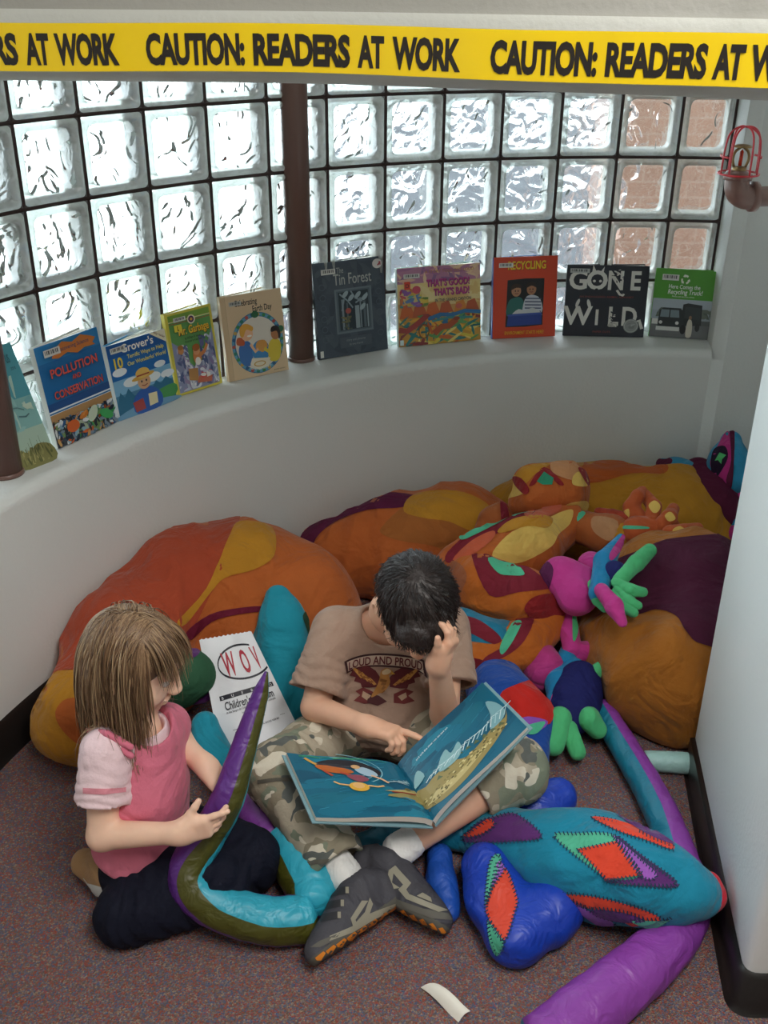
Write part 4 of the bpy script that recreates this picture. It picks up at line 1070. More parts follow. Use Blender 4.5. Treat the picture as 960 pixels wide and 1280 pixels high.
            for k in range(9): x = .2 + .08 * k; a.poly([(x, .4 - .06 * abs(k - 3) / 3), (x + .035, .44 - .06 * abs(k - 3) / 3), (x + .06, .38 - .06 * abs(k - 3) / 3)], '#5c6a4a')
            a.poly([(.26, .4), (.3, .52), (.4, .6), (.42, .5), (.52, .56), (.5, .42), (.4, .36)], '#86b0b4', True); a.poly([(.78, .36), (.86, .52), (.9, .72), (.96, .6), (.97, .42), (.9, .34)], '#7aa8b0', True); a.poly([(.02, .5), (.06, .62), (.12, .66), (.14, .52)], '#86b0b4', True)
            for k in range(18): x = .12 + .048 * k; a.line([(x, .43 - .004 * k), (x + .06, .46 + .02 * math.sin(k)), (x + .12, .45)], .01, ['#d0e2e2', '#a8ccd0'][k % 2])
            a.text('and still the river ran on and on', .34, .80, .034, '#e8eef0', .004, .85, rot=.12)
        mb.merge(a.mb); mb.build('page_block', t)
    mb = MB(); mc = mat('#7fa3ac', 'print', .4)
    for F in (FL, FR):
        q = [F(-.01, -.02, -.017), F(1.03, -.02, -.0105), F(1.03, 1.02, -.0105), F(-.01, 1.02, -.017)]; up = (q[1] - q[0]).cross(q[3] - q[0]).normalized(); up = up if up.z > 0 else -up
        vs = q + [p - up * .003 for p in q]
        mb.add(vs, [(0, 1, 2, 3), (7, 6, 5, 4), (0, 4, 5, 1), (1, 5, 6, 2), (2, 6, 7, 3), (3, 7, 4, 0)], mc, False)
    mb.build('cover_board', t)
open_book()

# ================================================================== scrap of paper, aqua strip
def scrap():
    p = [W(526, 1234, z=.006), W(548, 1230, z=.022), W(588, 1262, z=.02), W(573, 1276, z=.004)]
    mb = MB(); mp = mat('#ece8dc', 'print', .6); K = 10; vs = []; n = K + 1
    for i in range(n):
        for j in range(5):
            u, v = i / K, j / 4; q = (p[0] * (1 - v) + p[1] * v) * (1 - u) + (p[3] * (1 - v) + p[2] * v) * u
            vs.append(q + V((0, 0, .007 * math.sin(v * 3.1) + .004 * math.sin(5 * u))))
    f = [(i * 5 + j, i * 5 + j + 1, i * 5 + j + 6, i * 5 + j + 5) for i in range(K) for j in range(4)]
    mb.add(vs, f, mp); mb.add([V(q) - V((0, 0, .0012)) for q in vs], [x[::-1] for x in f], mp)
    tag(mb.build('paper_scrap', origin=p[0]), 'curled scrap of white paper on the carpet in front', 'paper')
    mb = MB(); m = mat('#a8d2cc', 'satin')
    sweep(mb, catmull([W(806, 951, z=.026), W(830, 952, z=.028), W(870, 955, z=.028), W(920, 958, z=.028)], 5), [.024, .026, .026], [m], n=16, wr=.02)
    tag(mb.build('fabric_tube', origin=W(806, 951, z=0)), 'pale aqua fabric tube end poking out beside the white end wall', 'toy')
scrap()
# ================================================================== plush things
def wall_clip(sd, m=.012):
    """soft things flatten against the floor and the curved wall"""
    R_ = RAD - m
    sd._reg((-9,) * 3, (9,) * 3, lambda X, Y, Z: np.sqrt((X - CX) ** 2 + (Y - CY) ** 2) - R_ + 0 * Z, .02, 'i')
    return sd.plane((0, 0, .003), (0, 0, -1), .012)
def crease(amp, fr, seed):
    a = wob(1.0, fr, seed + 50)
    return lambda X, Y, Z: amp * (np.minimum(np.abs(a(X, Y, Z)) * 2.2, 1) - .8)
def plush(name, label, cat, parts, group=None, res=.008, origin=None):
    """parts: dicts n(ame), c(olour), kind, ch = chains of (px, py, height, radius), k = blend, wr = wrinkle, pat = [(outline, colour)], sub = parts of the part"""
    t = None
    for i, p in enumerate(parts):
        r = p.get('res', res); sd = Sdf(r); k = p.get('k', .05)
        for ch in p['ch']:
            pts = [W(q[0], q[1], z=q[2]) for q in ch]
            if len(ch) == 1:
                q = ch[0]
                if len(q) > 4: sd.ell(pts[0], q[3:6], None if len(q) < 7 else yaw_axes(q[6], *(q[7:8] or (0,))), k)
                else: sd.ell(pts[0], (q[3],) * 3, None, k)
            else: sd.chain(pts, [q[3] for q in ch], k)
        if p.get('wr', 1):
            sd.disp(wob(.0042 * p.get('wr', 1), p.get('fr', 34), i + len(label))); sd.disp(crease(.006 * p.get('wr', 1), p.get('fr', 34) * .6, i + len(label)))
        for f in p.get('cut', ()): f(sd)
        wall_clip(sd)
        mb = MB(); sdf_to(mb, sd, mat(p['c'], p.get('kind', 'fabric')))
        if p.get('pat'):
            bv = mb.bvh(); dec = MB()
            for q in p['pat']:
                lay = q[2] if len(q) > 2 else 0
                decal(dec, bv, q[0], mat(q[1], p.get('kind', 'fabric')), .0024 + .0011 * lay, p.get('step', 5), sm=q[3] if len(q) > 3 else True)
                if p.get('st'): stitches(dec, bv, q[0], mat(p['st'], 'print', .8), off=.005 + .0011 * lay, sm=q[3] if len(q) > 3 else True)
            mb.merge(dec)
        if t is None:
            o = origin or W(parts[0]['ch'][0][0][0], parts[0]['ch'][0][0][1], z=parts[0]['ch'][0][0][2]); o = V((o.x, o.y, 0))
            t = thing(name, o, label, cat, group)
        p['o'] = mb.build(p['n'], parts[p['of']]['o'] if 'of' in p else t)
        if 'l' in p: p['o']['label'] = p['l']
    return t
def yaw_axes(deg, pitch=0):
    a = math.radians(deg); b = math.radians(pitch)
    x = V((math.cos(a) * math.cos(b), math.sin(a) * math.cos(b), math.sin(b))); y = V((-math.sin(a), math.cos(a), 0)); return x, y, x.cross(y)
OR, BU, MU, MA, BR_, RU = '#b9602a', '#a9462a', '#bd8424', '#6b1730', '#a3602a', '#8a1f22'
YE, GN, CO = '#d9b45c', '#4fb48c', '#c05a3c'
# --- big patchwork floor cushions along the wall
plush('floor_cushion', 'large orange and mustard patchwork floor cushion against the wall behind the girl', 'cushion', [
    dict(n='cushion', c=OR, k=.11, wr=1.6, fr=26, ch=[[(96, 900, .10, .108), (160, 808, .13, .130), (238, 742, .16, .155), (312, 732, .16, .152), (378, 764, .12, .135), (330, 800, .10, .11)], [(160, 808, .13, .12), (200, 850, .08, .09)]], pat=[
        ([(10, 880), (20, 800), (90, 730), (150, 680), (235, 636), (297, 636), (288, 690), (262, 745), (228, 800), (160, 830), (80, 838), (45, 850)], BU),
        ([(5, 930), (15, 850), (100, 838), (150, 840), (160, 900), (140, 985), (80, 985), (40, 960)], MU),
        ([(286, 672), (300, 652), (340, 660), (342, 695), (318, 712), (282, 722), (262, 742), (232, 780), (222, 776), (258, 735)], MU, 1),
        ([(70, 890), (84, 874), (112, 878), (118, 918), (100, 930), (78, 912)], OR, 1),
        ([(232, 790), (262, 768), (300, 760), (330, 758), (330, 764), (300, 768), (265, 777), (238, 800)], MA, 2)]),
    dict(n='seam_fold', c=RU, k=.03, ch=[[(255, 790, .15, .03), (300, 775, .15, .034), (330, 782, .13, .03)]], wr=.6)], group='patchwork floor cushions')
plush('floor_cushion', 'orange floor cushion with purple edge and mustard patch behind the boy\'s head', 'cushion', [
    dict(n='cushion', c=OR, k=.10, wr=1.4, fr=26, ch=[[(425, 694, .11, .125), (500, 684, .13, .145), (575, 672, .13, .14), (612, 672, .11, .11)]], pat=[
        ([(365, 700), (385, 655), (430, 632), (480, 616), (525, 622), (505, 634), (458, 638), (415, 655), (392, 680), (398, 712), (425, 745), (380, 740)], '#5d1a3e'),
        ([(478, 658), (505, 634), (525, 640), (560, 652), (600, 660), (570, 690), (540, 682), (500, 676), (478, 668)], BR_),
        ([(505, 640), (512, 622), (540, 614), (580, 616), (612, 634), (606, 658), (590, 664), (560, 652), (530, 648)], MU, 1)])], group='patchwork floor cushions')
plush('floor_cushion', 'mustard floor cushion at the back wall under the orange toy hand', 'cushion', [
    dict(n='cushion', c=MU, k=.10, wr=1.5, fr=26, ch=[[(640, 640, .08, .10), (700, 640, .12, .13), (775, 643, .12, .148), (850, 652, .12, .14), (880, 668, .09, .10)]], pat=[
        ([(730, 578), (780, 574), (830, 578), (830, 592), (790, 592), (738, 604)], '#b5561e')])], group='patchwork floor cushions')
plush('floor_cushion', 'golden brown floor cushion with dark plum patch beside the white end wall', 'cushion', [
    dict(n='cushion', c='#a0611c', k=.12, wr=2.0, fr=24, ch=[[(775, 765, .12, .15), (850, 762, .14, .17), (920, 770, .13, .16)], [(790, 828, .09, .115), (845, 850, .10, .13), (890, 850, .10, .12)], [(850, 762, .14, .16), (845, 840, .11, .14)]], pat=[
        ([(735, 720), (770, 700), (800, 688), (850, 672), (960, 680), (960, 812), (880, 806), (858, 790), (845, 770), (820, 762), (790, 768), (740, 745)], '#4a1630')])], group='patchwork floor cushions')

# --- orange patchwork lizard lying on the cushions
plush('stuffed_lizard', 'orange patchwork stuffed lizard with yellow belly sprawled behind the boy', 'toy', [
    dict(n='body', c='#b8602a', k=.05, ch=[[(704, 655, .26, .07), (660, 682, .25, .085), (606, 700, .23, .08), (570, 715, .2, .075)]], pat=[
        ([(616, 690), (640, 665), (680, 650), (702, 640), (716, 638), (712, 655), (698, 668), (690, 682), (668, 696), (645, 704), (622, 700)], YE),
        ([(560, 690), (600, 655), (640, 632), (690, 612), (692, 622), (660, 646), (620, 668), (580, 694), (560, 704)], '#7a1f2e'),
        ([(655, 642), (670, 626), (692, 622), (702, 634), (690, 644), (666, 648)], CO, 1), ([(566, 700), (590, 676), (616, 664), (616, 674), (590, 694)], CO, 1),
        ([(576, 670), (600, 656), (634, 644), (632, 650), (604, 664), (580, 675)], GN, 2), ([(640, 640), (662, 624), (668, 608), (680, 606), (676, 620), (660, 634), (644, 646)], GN, 2),
        ([(622, 664), (640, 650), (670, 644), (690, 648), (684, 660), (660, 658), (630, 666)], MU, 1)]),
    dict(n='head', c='#b8602a', k=.04, ch=[[(690, 612, .34, .10, .085, .075)], [(655, 628, .3, .05), (672, 622, .33, .06)], [(712, 622, .3, .062), (716, 634, .28, .05)], [(660, 598, .37, .036)], [(712, 596, .37, .038)]], wr=.7, pat=[
        ([(630, 622), (636, 600), (644, 594), (656, 614), (640, 622)], YE), ([(640, 592), (660, 582), (688, 580), (670, 592), (654, 606)], MU), ([(642, 596), (652, 598), (662, 612), (656, 618), (644, 606)], RU, 1),
        ([(690, 578), (716, 574), (730, 582), (724, 600), (706, 598), (690, 590)], '#c48a5c'), ([(716, 596), (724, 590), (734, 600), (732, 608), (716, 606)], YE, 1), ([(722, 586), (730, 588), (736, 602), (733, 606)], RU, 2),
        ([(671, 602), (680, 590), (692, 598), (690, 606), (678, 606)], '#2f8f6c', 1, False), ([(662, 606), (680, 584), (704, 604), (698, 606), (682, 592), (668, 606)], RU), ([(708, 630), (732, 626), (734, 636), (722, 644), (710, 640)], YE, 1)]),
    dict(n='arm', c='#a65a2a', k=.03, ch=[[(728, 658, .27, .052), (760, 668, .27, .052), (800, 664, .27, .05)]], pat=[([(706, 652), (715, 640), (732, 641), (722, 652), (710, 656)], GN), ([(742, 646), (772, 652), (764, 676), (742, 664)], '#b08058'), ([(764, 690), (775, 655), (790, 664), (780, 692)], MU)]),
    dict(n='hand', c='#b3542a', k=.02, res=.006, ch=[[(796, 664, .30, .044), (832, 661, .30, .040)]], wr=.5, pat=[([(776, 657), (806, 658), (810, 661), (780, 661)], GN)]),
    dict(n='finger', c='#b3542a', k=.006, res=.005, ch=[[(800, 650, .32, .024), (788, 634, .345, .022), (797, 620, .37, .019)], [(797, 620, .37, .019), (803, 614, .37, .014)]], wr=.3, pat=[([(779, 640), (786, 636), (787, 646), (781, 648)], YE)]),
    dict(n='finger', c='#b3542a', k=.006, res=.005, ch=[[(814, 652, .325, .025), (818, 634, .35, .022), (806, 619, .36, .017)]], wr=.3, pat=[([(811, 632), (818, 626), (825, 632), (822, 640), (816, 641)], YE)]),
    dict(n='finger', c='#b3542a', k=.006, res=.005, ch=[[(828, 656, .325, .024), (837, 646, .34, .022), (842, 636, .34, .017)]], wr=.3, pat=[([(831, 645), (838, 640), (844, 648), (836, 652)], YE)]),
    dict(n='finger', c='#b3542a', k=.006, res=.005, ch=[[(838, 666, .32, .024), (855, 664, .325, .022), (872, 660, .32, .016)]], wr=.3, pat=[([(841, 662), (850, 658), (857, 664), (850, 671), (842, 669)], YE)]),
    dict(n='finger', c='#9c3a24', k=.006, res=.005, ch=[[(785, 650, .31, .022), (765, 645, .31, .019), (748, 640, .31, .013)]], wr=.3, pat=[([(770, 654), (782, 650), (786, 655), (774, 657)], YE)]),
    dict(n='crest', c='#9a5428', k=.02, res=.006, ch=[[(606, 664, .27, .030), (618, 648, .30, .040), (625, 634, .33, .016)]], wr=.5, pat=[([(626, 622), (640, 630), (652, 646), (640, 656), (628, 660)], '#7a1f2e')]),
    dict(n='leg', c='#b8611e', k=.02, ch=[[(572, 715, .2, .07), (610, 735, .21, .082), (655, 748, .21, .078), (684, 752, .19, .07)]], pat=[
        ([(590, 696), (600, 692), (650, 704), (684, 726), (700, 734), (650, 740), (612, 744)], '#7a1f2e'), ([(610, 698), (640, 702), (656, 718), (640, 720), (622, 716)], GN, 1), ([(560, 705), (574, 704), (584, 720), (576, 740), (566, 742)], '#9c5a38'), ([(656, 764), (664, 748), (686, 742), (716, 748), (712, 790), (680, 784)], RU, 1)]),
    dict(n='shin', c='#b8611e', k=.02, ch=[[(684, 775, .15, .06), (650, 806, .13, .062), (600, 828, .12, .058)]], pat=[
        ([(644, 776), (656, 768), (668, 772), (656, 800), (636, 818), (604, 832), (606, 822), (630, 806)], '#7a1f2e'), ([(625, 808), (640, 780), (652, 778), (642, 800), (628, 818)], GN, 1), ([(575, 825), (600, 824), (612, 836), (612, 852), (570, 850)], '#6b1520')])])

# --- blue patchwork body under the boy
plush('stuffed_creature', 'blue stuffed creature with red patch, lying between the boy and the navy paw', 'toy', [
    dict(n='body', c='#1c4a9c', k=.05, ch=[[(590, 800, .06, .06), (630, 880, .09, .075), (655, 905, .07, .07), (662, 950, .05, .05)]], pat=[
        ([(625, 872), (640, 858), (690, 848), (690, 900), (672, 904), (640, 896)], '#c0221a'), ([(645, 902), (660, 896), (684, 902), (672, 914), (652, 908)], '#8a4fb0', 1), ([(652, 910), (680, 902), (672, 916), (660, 918)], GN, 2)]),
    dict(n='wing', c='#1f7c9c', k=.03, ch=[[(575, 780, .16, .045), (610, 800, .15, .05), (640, 790, .14, .045)]], pat=[([(575, 770), (600, 776), (625, 796), (620, 806), (590, 792), (572, 782)], '#7a1f2e'), ([(580, 800), (600, 808), (604, 820), (585, 816)], GN)])])

# --- pink frog with green fingers
PK, TEAL, NAVY, LIME = '#c43a8c', '#1b7fae', '#1f2460', '#4fb878'
plush('stuffed_frog', 'pink stuffed frog with teal and green fingers on the golden brown cushion', 'toy', [
    dict(n='body', c=PK, k=.02, ch=[[(704, 722, .27, .065, .055, .055)], [(722, 744, .25, .055), (728, 730, .26, .05)]], wr=.5, pat=[([(668, 712), (680, 700), (692, 712), (684, 740), (672, 728)], '#5a1f4a')]),
    dict(n='arm', c=PK, k=.02, ch=[[(738, 705, .28, .035), (748, 712, .29, .03)]], wr=.4),
    dict(n='palm', c=NAVY, k=.01, ch=[[(768, 718, .32, .036)]], wr=.3),
    dict(n='finger', c=TEAL, k=.006, res=.005, ch=[[(776, 672, .35, .012), (756, 702, .33, .030), (748, 742, .30, .024)]], wr=.3, pat=[([(782, 664), (784, 674), (766, 700), (762, 692)], PK)]),
    dict(n='finger', c=PK, k=.006, res=.005, ch=[[(752, 738, .33, .018), (768, 758, .32, .022), (778, 778, .30, .013)]], wr=.3),
    dict(n='finger', c=LIME, k=.006, res=.005, ch=[[(774, 726, .33, .018), (795, 704, .345, .022), (812, 688, .35, .019)]], wr=.3),
    dict(n='finger', c=LIME, k=.006, res=.005, ch=[[(770, 728, .33, .014), (788, 738, .33, .016), (804, 740, .325, .012)]], wr=.3),
    dict(n='finger', c=LIME, k=.006, res=.005, ch=[[(772, 738, .32, .014), (786, 752, .315, .016), (798, 757, .31, .012)]], wr=.3),
    dict(n='finger', c=LIME, k=.006, res=.005, ch=[[(768, 744, .31, .013), (778, 758, .305, .015), (792, 766, .30, .012)]], wr=.3),
    dict(n='finger', c=LIME, k=.006, res=.005, ch=[[(740, 730, .30, .012), (748, 750, .29, .015), (756, 760, .28, .012)]], wr=.3),
    dict(n='finger', c='#3f9f7a', k=.006, res=.005, ch=[[(762, 708, .33, .016), (766, 702, .33, .014)]], wr=.2)])
plush('stuffed_paw', 'navy stuffed paw with pale green claws and pink arm beside the open book', 'toy', [
    dict(n='palm', c='#1b1f5c', k=.04, ch=[[(720, 868, .085, .055, .065, .045)], [(713, 892, .07, .050), (724, 852, .10, .052)]], wr=.9),
    dict(n='arm', c='#b8387f', k=.03, ch=[[(655, 800, .10, .05), (682, 838, .09, .055)]], wr=.7),
    dict(n='cuff', c=TEAL, k=.02, ch=[[(698, 880, .07, .03), (700, 855, .09, .034), (716, 836, .10, .03)]], wr=.5, pat=[([(684, 900), (690, 870), (700, 856), (704, 864), (698, 892)], PK)]),
    dict(n='claw', c=LIME, k=.006, res=.005, ch=[[(700, 898, .09, .028), (692, 932, .06, .026)]], wr=.3),
    dict(n='claw', c=LIME, k=.006, res=.005, ch=[[(710, 912, .07, .024), (722, 940, .045, .021)]], wr=.3),
    dict(n='claw', c=LIME, k=.006, res=.005, ch=[[(736, 898, .085, .028), (747, 912, .06, .023)]], wr=.3),
    dict(n='claw', c=LIME, k=.006, res=.005, ch=[[(736, 848, .12, .022), (752, 833, .13, .017)]], wr=.3),
    dict(n='claw', c=LIME, k=.006, res=.005, ch=[[(702, 880, .10, .012), (704, 862, .11, .010)]], wr=.2),
    dict(n='claw', c=PK, k=.006, res=.005, ch=[[(722, 815, .12, .026), (752, 810, .12, .022)]], wr=.3),
    dict(n='claw', c=PK, k=.006, res=.005, ch=[[(716, 812, .13, .026), (712, 790, .15, .026), (714, 760, .19, .014)]], wr=.3, pat=[([(716, 748), (720, 756), (722, 790), (716, 800)], LIME)]),
    dict(n='wrist', c=TEAL, k=.02, ch=[[(708, 826, .11, .028), (716, 800, .1, .02)]], wr=.4)])
# --- plum creature propped in the corner
plush('stuffed_creature', 'plum stuffed creature with magenta and turquoise face propped in the back corner', 'toy', [
    dict(n='body', c='#5a1b38', k=.04, ch=[[(872, 594, .24, .06), (884, 622, .2, .085), (905, 640, .17, .07)]], wr=.8),
    dict(n='head', c='#2f8fb8', k=.03, res=.006, ch=[[(914, 552, .36, .035), (912, 578, .31, .062), (918, 600, .27, .05)]], wr=.4, pat=[([(896, 560), (908, 540), (914, 548), (914, 580), (906, 608), (894, 596), (888, 578)], '#b52f7c'), ([(912, 538), (918, 540), (916, 600), (912, 612), (908, 600), (914, 575)], '#5a1b38', 1), ([(889, 580), (893, 562), (906, 558), (910, 572), (900, 592), (893, 598)], '#2a1c34', 1), ([(894, 576), (900, 566), (908, 569), (903, 574), (902, 580), (898, 575)], '#52b46c', 2, False)]),
    dict(n='paw', c='#3a92b8', k=.02, res=.006, ch=[[(866, 592, .25, .042), (845, 588, .24, .04), (828, 580, .24, .022)], [(845, 590, .23, .035), (824, 594, .21, .020)]], wr=.4, pat=[([(814, 576), (822, 570), (840, 574), (836, 582), (820, 582)], '#5a1b38'), ([(812, 588), (824, 588), (838, 596), (834, 602), (818, 598)], '#5a1b38')]),
    dict(n='claw', c='#8fc8c4', k=.01, res=.005, ch=[[(925, 622, .22, .03), (914, 626, .2, .026)]], wr=.3, pat=[([(913, 622), (922, 614), (934, 618), (934, 634), (920, 632)], '#c43a8c')]),
    dict(n='claw', c='#8fc8c4', k=.01, res=.005, ch=[[(930, 668, .14, .03), (900, 668, .12, .024)]], wr=.3, pat=[([(896, 670), (902, 660), (930, 658), (932, 676), (908, 675)], '#c43a8c')]),
    dict(n='arm', c='#9c2f78', k=.02, ch=[[(912, 640, .18, .04), (925, 658, .14, .045)]], wr=.5, pat=[([(912, 660), (918, 646), (930, 648), (928, 662)], '#2f8fb8')])])

# --- blue patchwork lizard in front
ST = '#12314c'
plush('stuffed_lizard', 'teal and blue patchwork stuffed lizard with orange diamond on its back in front', 'toy', [
    dict(n='body', c='#14809c', k=.05, wr=.9, st=ST, ch=[[(582, 1040, .042, .042), (640, 1052, .07, .062), (700, 1070, .085, .085), (755, 1084, .105, .096), (810, 1098, .13, .082), (850, 1112, .125, .053), (872, 1116, .115, .036)]], pat=[
        ([(693, 1046), (720, 1042), (768, 1044), (800, 1072), (846, 1104), (806, 1106), (770, 1104), (744, 1088)], '#4fae8c'),
        ([(770, 1046), (800, 1068), (848, 1107), (790, 1106), (755, 1100), (800, 1095)], '#5a2a6c', 1), ([(768, 1048), (775, 1052), (820, 1092), (802, 1096)], '#9c5ab8', 2),
        ([(722, 1062), (772, 1052), (804, 1094), (758, 1100), (742, 1082)], '#d8432a', 2, False),
        ([(578, 1050), (596, 1030), (616, 1022), (645, 1018), (678, 1046), (640, 1052), (600, 1053)], '#5a2a6c'), ([(578, 1046), (596, 1034), (612, 1024), (618, 1032), (600, 1044)], '#d8432a', 1),
        ([(740, 1022), (772, 1026), (810, 1040), (840, 1056), (838, 1062), (806, 1050), (775, 1040)], '#d8432a'), ([(770, 1018), (800, 1028), (836, 1050), (840, 1056), (806, 1042)], '#5a2a6c', 1),
        ([(700, 1118), (740, 1120), (790, 1132), (826, 1148), (800, 1160), (760, 1142), (720, 1130)], '#d8432a'), ([(740, 1136), (780, 1140), (806, 1150), (780, 1152), (750, 1146)], '#5a2a6c', 1), ([(790, 1150), (830, 1150), (838, 1148), (815, 1160)], '#4fae8c', 1), ([(712, 1124), (740, 1140), (766, 1152), (760, 1162), (730, 1145)], '#9c5ab8')]),
    dict(n='snout', c='#d02a3c', k=.02, res=.006, ch=[[(886, 1104, .115, .022), (888, 1120, .11, .026), (882, 1132, .105, .020)]], wr=.3),
    dict(n='leg', c='#1a3fb0', kind='satin', k=.03, wr=.8, st=ST, ch=[[(608, 1086, .07, .05), (622, 1125, .055, .056), (644, 1172, .045, .05)], [(644, 1172, .045, .05), (690, 1138, .05, .05), (730, 1106, .06, .045)]], pat=[
        ([(608, 1130), (620, 1096), (632, 1086), (646, 1122), (644, 1138), (630, 1176), (612, 1150)], '#d8432a'), ([(607, 1130), (612, 1080), (622, 1068), (626, 1078), (618, 1100)], '#4fae8c', 1), ([(615, 1108), (622, 1078), (630, 1086), (622, 1100)], '#9c5ab8', 1), ([(610, 1152), (618, 1160), (630, 1178), (622, 1194), (614, 1180)], '#4fae8c', 1)]),
    dict(n='leg', c='#1a3fb0', kind='satin', k=.03, wr=.8, ch=[[(625, 1030, .036, .034), (670, 1014, .045, .044), (698, 996, .05, .046)]]),
    dict(n='tail', c='#17708c', kind='satin', k=.02, wr=.8, ch=[[(590, 1045, .045, .042), (540, 1042, .036, .034), (480, 1052, .036, .034), (450, 1058, .034, .028)]]),
    dict(n='foot', c='#1f52b0', kind='satin', k=.02, wr=.8, ch=[[(550, 1070, .04, .03), (552, 1100, .03, .026), (560, 1140, .025, .022)]]),
    dict(n='tail_tip', c='#a05ac0', kind='satin', k=.02, ch=[[(450, 1070, .035, .02), (480, 1066, .04, .02)]], wr=.4)])

# --- purple and teal fabric snake running under the lizard's head
PUR, OLI, TUR, TE2 = '#8a3fa0', '#4a4a14', '#2fa4bc', '#1a7c98'
def snakes():
    t = thing('stuffed_snake', W(800, 950, z=0), 'long purple and teal stuffed snake running under the blue lizard\'s head', 'toy')
    mb = MB()
    ctl = [(752, 886, .05), (775, 925, .045), (805, 975, .042), (828, 1020, .042), (848, 1068, .042), (862, 1108, .04), (862, 1142, .04), (835, 1178, .046), (790, 1220, .05), (730, 1268, .05), (680, 1310, .05)]
    sweep(mb, catmull([W(a, b, z=c) for a, b, c in ctl], 8), [.03, .034, .036, .038, .038, .038, .04, .05, .054, .056, .056], [mat(PUR, 'satin'), mat(TE2, 'satin'), mat('#b0283c', 'satin')],
          sectors=[(.04, 0), (.40, 1), (.45, 2), (1, 0)], n=32, wr=.025, seed=3, floor=.004, roll=[0, 0, 0, 0, .2, .5, .8, .9, 1, 1, 1])
    mb.build('body', t)
    t = thing('stuffed_snake', W(330, 1150, z=0), 'purple, olive and turquoise striped stuffed snake held up by the girl', 'toy')
    mb = MB()
    ctl = [(333, 840, .46), (326, 866, .42), (314, 905, .37), (300, 950, .32), (284, 1000, .26), (262, 1040, .19), (238, 1080, .14), (240, 1110, .105), (275, 1134, .075), (330, 1150, .055), (368, 1150, .048), (388, 1146, .048)]
    ys = [W(a, b, z=c) for a, b, c in ctl]
    ms = [mat('#5a2a80', 'satin'), mat(OLI, 'satin'), mat(TUR, 'satin')]
    sweep(mb, catmull(ys, 8), [.004, .016, .022, .027, .033, .036, .039, .041, .044, .046, .047, .045], ms, sectors=[(.03, 1), (.6, 0), (.86, 2), (1, 1)], n=36, wr=.022, seed=5, floor=.004,
          roll=[-.4, -.4, -.4, -.4, -.3, 0, .25, .5, .9, 1.05, 1.05, 1.05], up=(0, -1, .3))
    mb.build('body', t)
    mb = MB()
    ctl = [(390, 1136, .05), (390, 1110, .055), (376, 1078, .06), (358, 1046, .07)]
    sweep(mb, catmull([W(a, b, z=c) for a, b, c in ctl], 8), [.045, .05, .058, .058, .05], [mat(TUR, 'satin'), mat(OLI, 'satin'), mat('#7a3a98', 'satin')],
          sectors=[(.33, 0), (.72, 2), (.86, 1), (1, 0)], n=32, wr=.02, seed=8, floor=.004)
    mb.build('tail', t)
    mb = MB()
    sweep(mb, catmull([W(a, b, z=c) for a, b, c in [(346, 1052, .055), (326, 1016, .055), (308, 976, .055), (306, 950, .05)]], 8), [.04, .048, .046, .04], [mat('#83409c', 'satin')], n=28, wr=.03, seed=9, floor=.004)
    mb.build('upper_tail', t)
snakes()
plush('cushion', 'turquoise pointed cushion leaning upright between the paper bag and the boy', 'cushion', [
    dict(n='cushion', c='#1f93a8', k=.05, wr=.8, ch=[[(347, 744, .27, .022), (353, 780, .21, .055), (354, 830, .12, .075), (364, 875, .06, .08)], [(340, 812, .13, .05), (346, 870, .06, .05)]], pat=[
        ([(378, 770), (386, 764), (396, 780), (392, 815), (386, 808), (384, 790)], '#2c4a34')])])
plush('stuffed_fin', 'turquoise stuffed fin poking out between the girl and the paper bag', 'toy', [
    dict(n='fin_tip', c='#1f8fa6', k=.02, wr=.5, ch=[[(256, 906, .13, .032), (262, 935, .09, .04), (285, 965, .06, .04), (300, 990, .05, .035)]])])
plush('stuffed_turtle', 'dark green stuffed turtle end behind the girl\'s face', 'toy', [
    dict(n='body', c='#2f5a40', k=.03, wr=.6, ch=[[(238, 842, .2, .06), (225, 855, .17, .06)]], pat=[([(236, 805), (246, 800), (250, 815), (240, 822)], '#5a2a6c')]),
    dict(n='rim', c='#6a2a7c', k=.02, wr=.4, ch=[[(225, 868, .13, .03), (252, 866, .13, .028)]])])
